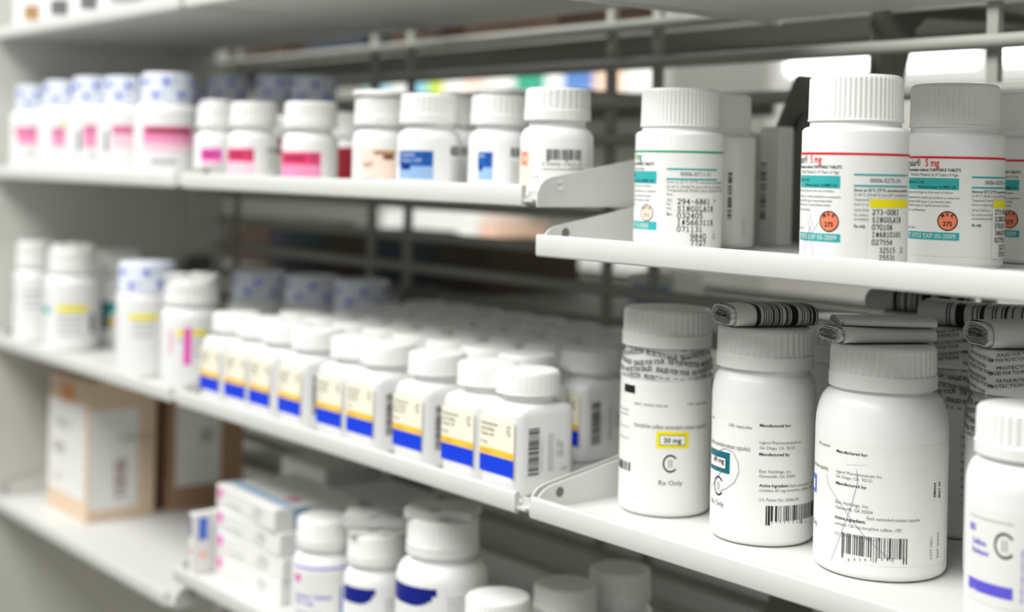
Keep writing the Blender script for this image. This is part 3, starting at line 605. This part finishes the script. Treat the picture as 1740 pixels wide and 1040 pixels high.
# front right, C and barcode
b = small_bottle('white pill bottle with orange C mark and barcode at the end of the upper shelf', 946, .047, .0223, fA2, H=.0665, cap_r=.0202); bE = b
p = b.pr(); p.P(885, 1006, 250, 318, PAPER, 1); p.P(885.5, 899, 257, 282, SALMON, 2); p.P(885.5, 899, 282, 318, PEACH, 2)
s_, v_ = b.hit(892, 269); p.ring(s_, v_, 9*p.k(), 6.2*p.k(), VERM, 3, 40, 320, sy=1.2)
p.B(929, 989, 254, 272, n=26, seed=12, guard=.0012); p.T('3 0406-1457-01 1', 921, 281, 5, GREY, 995); p.P(922, 991, 287.4, 288.6, GREY, 2); p.T('2-5/C 0100', 968, 286.4, 3, GREY, 990)
p.T('LOT: EXP:', 902, 302, 3.5, GREY, 917); p.T('2441 17', 938, 306, 6, GREY, 962); p.build('label', b.root)
# blue label
def blue_label(b, x0, x1, y0, y1, side=None):
    p = b.pr(); ym = y0 + (y1-y0)*.55
    p.P(x0, x1, y0, ym, OXBLUE, 1); p.P(x0, x1, ym, y1, PALEBLUE, 1)
    w_ = x1 - x0
    p.T('Tablets', x0 + w_*.05, y0 + 9, 6, PAPER, x0 + w_*.45); p.T('Tablets, USP', x0 + w_*.05, y0 + 18, 5, PAPER, x0 + w_*.66) if w_ > 40 else None
    p.P(x0 + w_*.06, x0 + w_*.32, y0 + 23, y0 + 32, NAVY, 2); p.C2(x1 - w_*.2, y0 + 14, 6, NAVY)
    if side:
        a, c = side; p.B(a, c, y0 - 7, y0 + 9, n=16, seed=5); lines(p, a, c, y0 + 20, 6, 6, 3.4, WD)
    p.build('label', b.root)
b = small_bottle('white pill bottle with bright blue label beside the brown-labelled one', 729, .036, .0213, fA2, cap_r=.0199); blue_label(b, 679, 736, 256, 304, (766, 779))
b = small_bottle('blue-labelled pill bottle with a silver disc on its cap, behind the end bottle', 850, .064, .0213, fA2, cap_r=.0199); blue_label(b, 812, 837, 258, 306, (868, 884)); bD = b
b2 = small_bottle('blue-labelled pill bottle squeezed between the two front blue ones', 786, .100, .0213, fA2, cap_r=.0199, H=.067); blue_label(b2, 752, 775, 256, 304, (780, 800))
b3 = small_bottle('pill bottle with brown label and a flat pale disc on its cap', 648, .040, .0205, fA2, cap_r=.0195)
p = b3.pr(); p.P(612, 671, 253, 304, PEACH, 1); p.P(635, 671, 256, 263, TAN, 2); p.P(651, 669, 263, 271, BROWN, 2); p.T('C II', 656, 272, 8, BROWN, 668); p.T('mg 20', 618, 282, 8, BROWN, 633, bold=True); p.T('Tablets', 640, 262, 5, BROWN, 652); p.P(612, 640, 302, 306, PALEBLUE, 2); p.build('label', b3.root)
def disc_thing(b, label, r=.021, m=LEAF, h=.004):
    t = thing('folded_insert', label, 'leaflet', (b.X, b.Y, b.z + b.H + .0001), b.phi, 'flat inserts lying on caps')
    mb = MB(); n = 40
    rg = lambda k, z: [(k*r*math.cos(2*math.pi*i/n)*(1 + .04*math.sin(i*.9)), k*r*math.sin(2*math.pi*i/n), z + .0004*math.sin(i*.6)) for i in range(n)]
    mb.loft([rg(.93, .0003), rg(1.0, .001), rg(1.0, h*.8), rg(.94, h)], m); mb.build('folded_sheet', t)
    mb = MB(); mb.loft([rg(.6, h), rg(.62, h+.0006), rg(.55, h+.0010)], m); mb.build('top_fold', t); return t
disc_thing(b3, 'pale round insert on the cap of the brown-labelled pill bottle', .0210, CARTON)
disc_thing(bD, 'grey round insert on the cap of the blue-labelled bottle behind the end one', .020, LEAF, .0035)
disc_thing(b2, 'grey round insert on the cap of the blue bottle squeezed in the middle', .018, LEAF, .0035)
# pink and red labels
def red_label(b, x0, x1, y0, y1, top, low, side=None):
    p = b.pr(); ym = (y0*.52 + y1*.48); p.P(x0, x1, y0, ym, top, 1); p.P(x0, x1, ym, y1, low, 1)
    p.P(x0 + (x1-x0)*.08, x0 + (x1-x0)*.6, y0 + 8, y0 + 14, CRIMSON, 2); p.C2(x1 - (x1-x0)*.16, y0 + 10, 6, CRIMSON)
    if side: p.B(side[0], side[1], y0, y0 + 8, n=8, seed=2); lines(p, side[0], side[1], y0 + 18, 3, 8, 3, WD)
    p.build('label', b.root)
b = small_bottle('small pill bottle with magenta-pink label, leftmost of the small red and pink ones', 368, .044, .0188, fA2, cap_r=.0170, H=.066); red_label(b, 341, 378, 252, 296, MAGENTA, PALEPINK); bP = b
b = small_bottle('small pill bottle with rose-red label in front of the magenta one', 430, .032, .0198, fA2, cap_r=.0186, H=.0655, hb=.0345, sh=.0075); red_label(b, 386, 432, 252, 300, ROSE, PALEPINK, (455, 472))
b = small_bottle('small pill bottle with deep red label and violet spot, beside the rose-red one', 527, .036, .0210, fA2, cap_r=.0200, H=.0640); red_label(b, 478, 545, 258, 304, ROSE, PINK); bQ = b
b = small_bottle('shaded pill bottle with maroon label behind the deep red one', 602, .110, .0220, fA2, cap_r=.020, H=.060)
p = b.pr(); p.P(572, 628, 250, 310, CRIMSON, 1); p.build('label', b.root)
b = small_bottle('shaded maroon-labelled pill bottle in the second row of the small red ones', 487, .078, .0210, fA2, cap_r=.020, H=.057)
p = b.pr(); p.P(458, 516, 215, 262, CRIMSON, 1); p.build('label', b.root)
disc_thing(bP, 'small flat insert on the cap of the magenta-pink pill bottle', .0150, CARTON, .003)
# ------------------------------------------------------------------ jars with blue-printed silver seals
def jar(label, xc, Y, zf, R, H, group, pats, ytop=220, cap_h=.026, cap_r=None, seed=1, X=None):
    """wide jar whose cap wears a white seal with blue print"""
    cap_r = cap_r or R*.80; X = at_y(xc, ytop, Y).x if X is None else X
    b = Bottle('sealed_jar', label, 'jar', X, Y, zf, R, H - cap_h - .009, .0075, cap_r - .0015, cap_r, cap_h, H, group, ribs=24, skirt=.02, rb=.004, capm=SILVER)
    cm = [c for c in b.root.children if c.name.startswith('cap')][0]
    rr = cap_r + .0004
    q = Print(lambda s, v, lay: ((rr+lay*LAY)*math.sin(s/rr), -(rr+lay*LAY)*math.cos(s/rr), v)); R_ = random.Random(seed)
    for i in range(7):
        a = math.radians(-90 + i*30 + R_.uniform(-5, 5))*rr; v = cap_h*(.28 + .40*(i % 2)) + R_.uniform(-.001, .001)
        q.disc(a, v, .0025, BLUE, 1); q.ring(a + .0065, v + .001, .0020, .0012, PALEBLUE, 1)
        q.text('SEALED', a - .002, v - .0062, .0016, PALEBLUE, 'l', rot=.4, lay=1)
    q.build('seal_print', cm)
    p = b.pr()
    for x0, x1, y0, y1, m, lay in pats: p.P(x0, x1, y0, y1, m, lay)
    p.mb.f and p.build('label', b.root); return b
GJ = 'sealed jars with pink labels'
jar('pink-labelled jar nearest the room, right end of the jar row', 284, .034, fA1, .0290, .095, GJ, ((243, 326, 214, 229, MAUVE, 1), (243, 326, 229, 244, PINK, 1), (243, 326, 244, 258, PALEPINK, 1), (256, 302, 271, 278, LGREY, 1), (250, 322, 219, 226, CRIMSON, 2)), seed=3)
jar('pink-labelled jar second from the right in the jar row', 219, .036, fA1, .0290, .0950, GJ, ((190, 228, 213, 228, MAUVE, 1), (190, 226, 228, 250, PALEPINK, 1), (178, 184, 222, 258, GREY, 1)), seed=5)
jar('pink-labelled jar in the middle of the jar row', 164, .036, fA1, .0285, .0975, GJ, ((142, 187, 213, 228, MAUVE, 1), (142, 187, 228, 250, PINK, 1), (131, 137, 220, 258, GREY, 1), (150, 180, 262, 266, LGREY, 1)), seed=7)
jar('pink-labelled jar second from the left in the jar row', 114, .038, fA1, .0290, .0965, GJ, ((88, 110, 217, 230, MAUVE, 1), (88, 110, 230, 248, PINK, 1), (106, 116, 208, 216, YELLOW, 1)), seed=9)
jar('pink-labelled jar at the left end of the jar row', 60, .036, fA1, .0275, .094, GJ, ((26, 76, 216, 230, MAUVE, 1), (30, 72, 230, 246, PINK, 1), (40, 60, 260, 264, LGREY, 1)), seed=11)
GS = 'sealed jars standing at the rear of the upper shelf'
for i, (x, lb, h) in enumerate(((388, 'rear jar with blue-printed seal behind the magenta and rose bottles', .110), (472, 'rear jar with blue-printed seal behind the rose-red bottle', .107), (532, 'rear jar with blue-printed seal behind the deep red bottle', .103), (318, 'rear jar with blue-printed seal behind the right end pink jar', .106))):
    jar(lb, x, .165, fA1, .0265, h - .004, GS, (), seed=20 + i)
# ------------------------------------------------------------------ bottles on the left of the middle run
GY = 'bottles with yellow-striped labels'
def ybottle(label, xc, Y, R, H, cap_r, cap_h, pats, ytop=520, sealed=False, seed=1):
    if sealed: return jar(label, xc, Y, fB1, R, H, GY, pats, ytop, cap_h, cap_r, seed)
    b = Bottle('pill_bottle', label, 'bottle', at_y(xc, ytop, Y).x, Y, fB1, R, H - cap_h - .0125, .010, cap_r - .003, cap_r, cap_h, H, GY, ribs=30, skirt=.3, rb=.004)
    p = b.pr()
    for x0, x1, y0, y1, m, lay in pats: p.P(x0, x1, y0, y1, m, lay)
    p.build('label', b.root); return b
ybottle('tall white bottle with a blue spot on its label at the far left end', 52, .040, .0220, .106, .0200, .027, ((12, 24, 492, 512, SKY, 1), (12, 18, 520, 530, AMBER, 1), (40, 72, 496, 500, LGREY, 1), (40, 72, 508, 511, LGREY, 1), (40, 70, 520, 523, LGREY, 1)))
ybL = ybottle('white bottle with yellow stripe and a crumpled insert on its cap', 122, .046, .0275, .103, .0240, .024, ((72, 84, 520, 532, TEAL, 1), (97, 148, 519, 531, YELLOW, 1), (98, 140, 537, 540, LGREY, 1), (98, 144, 546, 549, LGREY, 1), (98, 138, 556, 559, LGREY, 1), (98, 140, 566, 569, LGREY, 1), (152, 160, 532, 566, GREY, 1)))
ybottle('bottle with teal and yellow label set back between two yellow-striped ones', 197, .104, .0265, .100, .0235, .024, ((172, 186, 513, 560, DTEAL, 1), (186, 202, 513, 532, TEAL, 1), (182, 195, 540, 553, AMBER, 1)))
ybottle('jar with blue-printed seal and yellow stripe, left of the insert-topped bottle', 249, .038, .0270, .103, .0255, .0265, ((220, 268, 534, 544, YELLOW, 1), (224, 262, 549, 552, LGREY, 1), (224, 262, 559, 562, LGREY, 1), (224, 258, 570, 573, LGREY, 1), (277, 283, 548, 590, CRIMSON, 1)), sealed=True, seed=31)
ybR = ybottle('white bottle with yellow stripe and bright pink bar, next to the blue-labelled row', 325, .034, .0252, .093, .0230, .020, ((300, 350, 561, 571, YELLOW, 1), (312, 325, 557, 620, MAGENTA, 2), (288, 292, 562, 600, PINK, 1), (298, 310, 578, 581, LGREY, 1), (328, 350, 578, 581, LGREY, 1), (328, 346, 590, 593, LGREY, 1), (328, 348, 602, 605, LGREY, 1)))
for i, (x, h, lb, Y) in enumerate(((438, .089, 'sealed jar with blue print behind the left end of the square bottles', .165), (528, .089, 'sealed jar with blue print in shade behind the square bottles', .185), (634, .089, 'rightmost sealed jar with blue print, deepest in shade', .200))):
    jar(lb, x, Y, fB1 if i < 2 else fB1, .0285, h, 'sealed jars at the rear of the middle shelf', (), 560, .026, .0255, seed=40 + i)
def insert(label, b, w_, d_, h, rz=0, m=CARTON, lift=0.0, tilt=0.0, cat='leaflet', grp='flat inserts lying on caps'):
    """flat folded package insert with a tucked fold"""
    t = thing('folded_insert', label, cat, (b.X, b.Y, b.z + b.H + .0002 + lift), b.phi + rz, grp); t.rotation_euler[1] = tilt
    mb = MB(); n = 14
    f = lambda x, z: z + .0006*math.sin(x*160) + .0004*math.sin(x*410)
    top = [(-w_/2 + w_*i/n, f(-w_/2 + w_*i/n, h)) for i in range(n+1)]; bot = [(x, max(0, z - h)) for x, z in top]
    mb.prism(bot + top[::-1], 'y', -d_/2, d_/2, m); mb.build('folded_sheet', t, 60)
    mb = MB(); top2 = [(x*.8 - w_*.08, z + .0011) for x, z in top]; mb.prism([(x, z - .0008) for x, z in top2] + top2[::-1], 'y', -d_*.44, d_*.46, m); mb.build('top_fold', t, 60)
    return t
insert('crumpled pale insert on the cap of the yellow-striped bottle second from the left end', ybL, .036, .026, .004, .2)
insert('crumpled grey-edged insert on the cap of the bottle with the pink bar', ybR, .042, .030, .0045, -.2, LEAF)
# ------------------------------------------------------------------ square bottles with cream, yellow and blue labels
def square_bottle(label):
    t = thing('square_bottle', label, 'bottle', (0, 0, 0), 0, 'square bottles with cream, amber and blue labels')
    hx, hy, rc, H = .0195, .0235, .0080, .0730
    mb = MB(); R = []
    for z, k in ((0, .90), (.0006, .95), (.002, .985), (.004, 1)): R.append(ring(hx*k, hy*k, rc, z, 8))
    R += [ring(hx, hy, rc, z, 8) for z in (.012, .024, .036, .0455)]
    for i in range(1, 9):
        a = math.pi/2*i/8; k = math.cos(a); z = .0455 + .0085*math.sin(a); q = 1 - k
        # from the rounded square to the round neck
        x_, y_ = hx*(1-q**1.5) + .0155*q**1.5, hy*(1-q**1.5) + .0155*q**1.5
        R.append(ring(x_, y_, rc + (.0155-rc)*q, z, 8))
    R += [ring(.0155, .0155, .0155, .0555, 8), ring(.0150, .0150, .0150, .062, 8)]
    mb.loft(R, WHITE); mb.build('bottle_body', t, 50)
    c = cap_mb(.0197, .0140, 30, d=.00012, skirt=.05, bev=.0018).build('cap', t, 30); c.location = (0, 0, H - .0140)
    q = Print(lambda s, v, lay: (s, -hy - lay*LAY, v))
    a = .0166; q.patch(-a, a, .0115, .0450, CREAM, 1, ds=1); q.patch(-a, a, .0115, .0218, BLUE, 2, ds=1); q.patch(-a, a, .0218, .0262, AMBER, 2, ds=1)
    for i, (tx, wd) in enumerate((('Hydrochloride', .016), ('and Sulfate', .0135), ('Tablets, USP', .0125))): q.text(tx, -a + .0012, .0398 - i*.0032, .0018, GREY, 'l', width=wd, bold=True)
    q.text('15 mg', -a + .0012, .0286, .0018, GREY, 'l', width=.006, bold=True)
    q.ring(.0118, .0388, .0024, .0018, GREY, 2, 40, 320, sy=1.25); q.text('II', .0118, .0374, .0026, GREY, 'c', lay=2)
    q.text('100 TABLETS', -a + .001, .0232, .0013, TAN, 'l', width=.011, lay=3); q.text('Rx only', a - .001, .0232, .0013, TAN, 'r', width=.006, lay=3)
    q.build('label', t)
    q = Print(lambda s, v, lay: (hx + lay*LAY, s, v))
    q.barcode(-.0150, -.0065, .0125, .0415, n=26, seed=7, upright=False)
    for i, (o, h, wd, tx) in enumerate(((-.0038, .0013, .020, '0 7 8 1 0 5 8 0 7 1'), (.0012, .0011, .022, 'See package insert for dosage information'), (.0028, .0011, .022, 'Dispense in a tight container as defined in USP'), (.0044, .0011, .022, 'Keep this and all drugs out of reach'), (.0088, .0018, .010, 'LOT 1457'), (.0118, .0018, .009, 'EXP 0907'))):
        q.text(tx, o, .014 if i < 4 else .022, h, GREY, 'l', width=wd, rot=math.pi/2)
    q.text('LAST', .0105, .0135, .0018, GREY, 'l', width=.0055)
    q.build('side_label', t); return t
sq0 = square_bottle('x'); first = True
ORD = ['frontmost', 'second', 'third', 'fourth', 'fifth', 'sixth', 'seventh', 'eighth', 'ninth', 'tenth']
fronts = [(819, 755), (757, 740), (671, 715), (592, 690), (545, 675), (476, 652), (426, 635), (388, 628), (343, 620)]
xs = []
for px, py in fronts:
    x = at_y(px, py, .0125).x + .0166
    if xs: x = min(x, xs[-1] - .0399)
    xs.append(x); 
print('square fronts', [round(x, 4) for x in xs])
RR = random.Random(3)
def place(x, y, rz, label):
    global first
    if first: o = sq0; first = False; o.location = (x, y, fB2); o.rotation_euler = (0, 0, rz); o['label'] = label
    else: o = dup(sq0, (x, y, fB2), rz, label)
    return o
for i, x in enumerate(xs):
    lb = 'square bottle with cream, amber and blue label, ' + ('at the right end of its shelf front' if i == 0 else ORD[i] + ' from the right along the shelf front' if i < len(xs)-1 else 'at the left end of its shelf front')
    place(x, .0345, RR.uniform(-.02, .02), lb)
RN = ['second', 'third', 'fourth', 'rearmost']
for r, (y, x0) in enumerate(((.0830, -.7285), (.1320, -.7210), (.1810, -.7560), (.2280, -.800))):
    n = int((x0 + 1.052) / .0412) + 1
    for i in range(n):
        x = x0 - i*.0418
        if x < -1.0535: break
        lb = 'white square bottle in the %s row, %s from the right of that row' % (RN[r], 'first' if i == 0 else ORD[i] if i < 10 else 'eleventh')
        place(x, y + RR.uniform(-.0008, .0008), RR.uniform(-.03, .03), lb)
# ------------------------------------------------------------------ cardboard boxes, lower left
def carton(name, label, cat, x0, x1, y0, y1, z, h, m, group=None, rz=0, panels=(), seam=True):
    cx, cy = (x0+x1)/2, (y0+y1)/2; hx, hy = (x1-x0)/2, (y1-y0)/2
    t = thing(name, label, cat, (cx, cy, z), rz, group)
    mb = MB(); mb.box((-hx, -hy, 0), (hx, hy, h), m); mb.build('carton_body', t, bevel=min(.0012, h*.06))
    mb = MB(); mb.box((-hx+.0006, -hy*.2, h - .0004), (hx-.0006, hy-.001, h + .0003), m); mb.build('top_flap', t)
    for side, nm, fn in panels:
        mp = {'f': lambda s, v, lay: (s, -hy - .0001 - lay*LAY*.6, v), 'r': lambda s, v, lay: (hx + .0001 + lay*LAY*.6, s, v), 't': lambda s, v, lay: (s, v, h + .0004 + lay*LAY*.6)}[side]
        q = Print(mp); fn(q, hx, hy, h); q.build(nm, t)
    return t
def tan_front(q, hx, hy, h):
    q.patch(-hx*.96, hx*.86, h*.14, h*.82, PAPER, 1, 1); q.text('TABLETS', -hx*.7, h*.62, .008, GREY, 'l'); q.text('1000', -hx*.7, h*.42, .012, BROWN, 'l'); q.text('LOT', -hx*.6, h*.22, .006, BROWN, 'l')
    q.patch(-hx*.35, hx*.3, h*.82, h*.95, mat('orange_print', srgb(226, 150, 90), .5), 1, 1)
def tan_side(q, hx, hy, h):
    q.patch(-hy*.96, hy*.46, h*.08, h*.80, PAPER, 1, 1); q.barcode(-hy*.22, hy*.14, h*.16, h*.44, n=12, seed=4, m=BROWN, upright=False); q.text('CARTON', -hy*.1, h*.56, .006, GREY, 'l')
carton('cardboard_box', 'tan cardboard box with white labels, nearest the left end panel on the lower shelf', 'box', -1.478, -1.372, .047, .120, fC1, .140, CARD, 'cardboard boxes on the lower shelf', 0, (('f', 'front_label', tan_front), ('r', 'side_label', tan_side)))
def br_side(q, hx, hy, h):
    q.patch(-hy*.85, hy*.35, h*.18, h*.97, CARTON, 1, 1); q.barcode(-hy*.2, hy*.15, h*.5, h*.62, n=8, seed=4, m=GREY, upright=False)
carton('cardboard_box', 'brown cardboard box in shade behind the tan one', 'box', -1.470, -1.372, .136, .222, fC1, .135, CARDB, 'cardboard boxes on the lower shelf', 0, (('r', 'side_label', br_side),))
carton('medicine_carton', 'slim upright white carton with a barcode edge behind the green-lined tablet bottles', 'box', -.608, -.592, .172, .186, fAR, .075, CARTON, None, 0, (('f', 'front_print', lambda q, hx, hy, h: q.barcode(-hx*.85, -hx*.25, h*.22, h*.72, n=16, seed=6, upright=False)),))
# ------------------------------------------------------------------ white cartons and bottles on the bottom shelf
GC = 'stack of white cartons'
def c_front(q, hx, hy, h):
    q.disc(-hx*.86, h*.62, h*.24, MAGENTA, 1); q.patch(-hx*.89, -hx*.84, h*.2, h*.5, PINK, 1); q.text('film-coated tablets', -hx*.62, h*.22, h*.14, LGREY, 'l'); q.text('50 mg', hx*.35, h*.52, h*.2, GREY, 'l'); q.text('30 tablets', hx*.25, h*.25, h*.17, LGREY, 'l')
def c_end(q, hx, hy, h):
    q.patch(-hy*.55, -hy*.20, h*.03, h*.97, PALEBLUE, 1, 1); q.text('LOT', 0, h*.3, h*.2, LGREY, 'l')
def c_top(q, hx, hy, h):
    q.patch(-hx*.98, hx*.98, -hy*.72, -hy*.52, PALEBLUE, 1, 1); q.disc(hx*.55, -hy*.3, .006, PINK, 1); q.disc(hx*.68, -hy*.26, .004, MAGENTA, 1)
pan = (('f', 'front_print', c_front), ('r', 'end_print', c_end), ('t', 'top_print', c_top))
bh = .0178
for i, (dx, rz, lb) in enumerate(((0, 0, 'bottom'), (.001, .01, 'second from the bottom'), (-.001, -.012, 'second from the top'), (-.004, -.055, 'topmost, turned slightly askew'))):
    carton('medicine_carton', 'flat white carton with pink marks in the bottom shelf stack, ' + lb, 'box', -1.062+dx, -.955+dx, .030, .104, fC2 + i*(bh+.0005), bh, CARTON, GC, rz, pan if i == 3 else pan[:2])
def up_front(q, hx, hy, h):
    q.patch(-hx*.5, hx*.5, h*.62, h*.95, NAVY, 1, 1); q.disc(0, h*.38, hx*.55, VERM, 1)
carton('medicine_carton', 'upright white carton with navy and orange print left of the stack', 'box', -1.0745, -1.0670, .012, .060, fC2, .050, CARTON, 'cartons on the bottom shelf', 0, (('f', 'front_print', up_front), ('r', 'side_print', lambda q, hx, hy, h: (q.patch(-hy*.8, -hy*.45, h*.55, h*.92, SKY, 1, 1), q.disc(-hy*.6, h*.3, .003, SALMON, 1)))))
GB = 'bottles on the bottom shelf'
def low(label, xc, Y, R, H, cap_r, cap_h, yc=930, sh=.012, hb=None):
    return Bottle('pill_bottle', label, 'bottle', at_y(xc, yc, Y).x, Y, fC2, R, (H - cap_h - .005 - sh), sh, cap_r - .0025, cap_r, cap_h, H, GB, ribs=40, skirt=.3, rb=.004, ribd=.00025)
b = low('white bottle with violet print next to the stack of white cartons', 552, .040, .0238, .0770, .0210, .0205)
p = b.pr(); p.P(500, 590, 964, 1062, PAPER, 1); p.P(500, 590, 966, 969, PURPLE, 2); p.P(502, 511, 975, 987, MAGENTA, 2); p.T('Sodium Tablets', 503, 1012, 7, PURPLE, 564, bold=True); p.T('50 mg', 503, 1022, 6, PURPLE, 532, bold=True); p.T('Tablets, USP', 503, 1040, 6, PURPLE, 545); p.P(578, 588, 996, 1060, SKY, 2); p.build('label', b.root)
def navy(b, x0, x1, y0, y1, tx):
    p = b.pr(); n = 14
    s0, v0 = b.hit(x0, (y0+y1)/2); s1 = b.hit(x1, (y0+y1)/2)[0]; vt = b.hit((x0+x1)/2, y0)[1]; vb = b.hit((x0+x1)/2, y1)[1]
    for i in range(n):                                # a band whose right end is rounded off below
        a = s0 - .004 + (s1-s0+.004)*i/n; c = s0 - .004 + (s1-s0+.004)*(i+1)/n; e = max(0, (i+.5)/n - .6)/.4
        p.patch(a, c, vb + (vt-vb)*(1-math.sqrt(max(0, 1-e*e))), vt, NAVY, 1)
    for i in range(5): p.T(WD[i], tx, y0 + 22 + i*8, 4, GREY, tx + 26)
    p.build('label', b.root)
b = low('white bottle with navy band and a pale insert lying on its cap, bottom shelf', 640, .048, .0232, .0770, .0208, .0205); navy(b, 588, 638, 1000, 1027, 655)
insert('pale folded insert lying on the left navy-banded bottle', b, .042, .028, .0035, .1)
insert('dark grey folded insert above the pale one on the left navy-banded bottle', b, .045, .03, .007, -.1, LEAF, .0055)
b = low('large white bottle with navy band and grey insert on its cap, bottom shelf', 752, .046, .0308, .1050, .0242, .0232, sh=.013); navy(b, 673, 742, 998, 1030, 760)
insert('grey folded insert lying on the large navy-banded bottle', b, .046, .030, .006, -.25, LEAF)
low('white-capped bottle at the front of the bottom shelf, right of the large navy-banded one', 847, .036, .0232, .0715, .0208, .0195, 1010)
low('white-capped bottle in half shade, set back on the bottom shelf', 960, .088, .0232, .0715, .0206, .0195, 1000)
low('rearmost grey-shaded capped bottle at the right end of the bottom shelf', 1053, .140, .0235, .0725, .0210, .0195, 990)
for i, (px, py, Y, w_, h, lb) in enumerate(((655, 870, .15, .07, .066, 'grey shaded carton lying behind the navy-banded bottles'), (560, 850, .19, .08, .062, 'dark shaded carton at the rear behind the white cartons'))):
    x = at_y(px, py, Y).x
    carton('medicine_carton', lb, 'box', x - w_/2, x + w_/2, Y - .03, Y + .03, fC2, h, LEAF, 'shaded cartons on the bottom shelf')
# bottles on the top left shelf, only their feet in the picture
for i, (px, Y, R, m) in enumerate(((34, .04, .022, TAN), (62, .036, .026, TAN), (112, .036, .026, GREY), (163, .036, .026, GREY), (214, .036, .026, LGREY))):
    b = Bottle('pill_bottle', ('white bottle with %s print, %s on the top left shelf' % (('pale brown', 'brown', 'grey', 'dark grey', 'faint grey')[i], ('first from the left', 'second from the left', 'in the middle', 'second from the right', 'last on the right')[i])), 'bottle', at_y(px, 20, Y).x, Y, fD1, R, .06, .01, R*.7, R*.85, .02, .1, 'bottles on the top left shelf')
    q = b.pr(); q.patch(-.016, .016, .014, .03, m, 1); q.patch(-.014, .010, .009, .011, LGREY, 1); q.build('label', b.root)
# ------------------------------------------------------------------ the other side of the gondola
def far_shelf(label, x0, x1, z, y0=.30, y1=.56):
    t = thing('steel_shelf', label, 'shelf', ((x0+x1)/2, y0, z), 0, 'shelves on the other side of the grid'); h = (x1-x0)/2
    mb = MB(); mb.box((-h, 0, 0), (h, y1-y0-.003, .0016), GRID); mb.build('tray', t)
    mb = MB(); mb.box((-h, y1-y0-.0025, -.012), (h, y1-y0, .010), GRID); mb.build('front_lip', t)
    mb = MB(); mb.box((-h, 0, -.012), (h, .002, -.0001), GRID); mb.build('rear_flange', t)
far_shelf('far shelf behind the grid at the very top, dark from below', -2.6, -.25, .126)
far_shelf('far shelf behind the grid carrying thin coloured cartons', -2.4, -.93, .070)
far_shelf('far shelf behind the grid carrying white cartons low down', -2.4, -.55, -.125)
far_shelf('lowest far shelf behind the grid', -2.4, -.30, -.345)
PAL = [mat('pack_%d' % i, srgb(*c), .5) for i, c in enumerate(((238, 240, 236), (150, 206, 222), (196, 214, 60), (240, 214, 196), (60, 160, 130), (240, 240, 236), (60, 70, 84), (236, 200, 176), (90, 130, 190), (84, 64, 50)))]
NM = ['white', 'pale blue', 'lime green', 'pale pink', 'sea green', 'off-white', 'slate', 'peach', 'blue', 'brown']
ORD = ['first'] + ORD[1:] + ['eleventh', 'twelfth']
x = -1.10
for i, (ci, w_, h) in enumerate(((9, .09, .05), (6, .12, .045), (9, .10, .05), (6, .12, .045), (9, .12, .05), (6, .12, .048))):
    carton('medicine_carton', '%s carton just behind the grid in shade, %s from the right' % ('brown' if ci == 9 else 'slate', ORD[i]), 'box', x - w_, x - .003, .34, .46, -.1231, h, PAL[ci], 'cartons just behind the grid'); x -= w_
carton('medicine_carton', 'small white and blue carton behind the grid below the shelf step', 'box', -.905, -.862, .335, .40, -.1231, .036, PAL[0], 'cartons just behind the grid', .35, (('f', 'front_print', lambda q, hx, hy, h: q.patch(-hx*.7, hx*.8, h*.2, h*.75, PALEBLUE, 1, 1)),))
x = -.95
for i, (ci, w_, h) in enumerate(((9, .16, .03), (9, .10, .026), (6, .14, .03), (9, .12, .03), (9, .15, .028))):
    carton('medicine_carton', '%s carton lying high behind the grid, %s from the right' % ('brown' if ci == 9 else 'slate', ORD[i]), 'box', x - w_, x - .02, .31, .44, .1278, h, PAL[ci], 'cartons high behind the grid'); x -= w_ + .03
# the next aisle, seen blurred through the gaps
for lb, z in (('shelf in the next aisle carrying coloured packs', .165), ('shelf in the next aisle carrying white packs', -.185)):
    t = thing('steel_shelf', lb, 'shelf', (-3.3, 1.48, z), 0, 'shelves in the next aisle')
    mb = MB(); mb.box((-1.265, 0, -.002), (1.265, .28, 0), STEEL); mb.build('tray', t)
    mb = MB(); mb.box((-1.265, -.002, -.02), (1.265, 0, .004), STEEL); mb.build('front_lip', t)
t = thing('shelf_back_panel', 'grey back panel of the shelving in the next aisle', 'panel', (-3.3, 1.77, -1.3))
mb = MB(); mb.box((-1.3, 0, 0), (1.3, .01, 1.75), GRID); mb.build('panel_sheet', t)
mb = MB(); mb.box((1.27, -.28, 0), (1.3, 0, 1.75), GRID); mb.build('end_upright', t)
R8 = random.Random(5); x = -2.05
for i, ci in enumerate((0, 7, 8, 5, 4, 0, 3, 5, 2, 1, 0, 1)):
    w_ = R8.uniform(.06, .11); h = R8.uniform(.075, .10)
    carton('medicine_carton', '%s pack on the coloured row in the next aisle, %s from the right' % (NM[ci], ORD[i]), 'box', x - w_, x - .003, 1.50, 1.66, .165, h, PAL[ci], 'packs in the next aisle'); x -= w_
x = -2.56
for i, (ci, w_, h) in enumerate(((7, .07, .06), (0, .10, .085), (5, .12, .08), (0, .11, .085), (0, .08, .08))):
    carton('medicine_carton', '%s pack on the low row in the next aisle, %s from the right' % (NM[ci], ORD[i]), 'box', x - w_, x - .003, 1.50, 1.66, -.185, h, PAL[ci], 'packs low in the next aisle'); x -= w_
t = thing('steel_bracket', 'dark tapering bracket behind the grid above the orange-circled tablet bottles', 'bracket', (-.606, .281, .126))
mb = MB(); mb.prism([(0, -.012), (0, .02), (.20, .02), (.20, -.006), (.062, -.012), (.050, -.02), (.030, -.075), (0, -.085)], 'x', -.0012, .0012, DARKST); mb.build('bracket_plate', t)
mb = MB(); mb.prism([(.004, -.07), (.010, -.07), (.010, .01), (.004, .01)], 'x', .0012, .0022, DARKST); mb.build('bracket_rib', t)
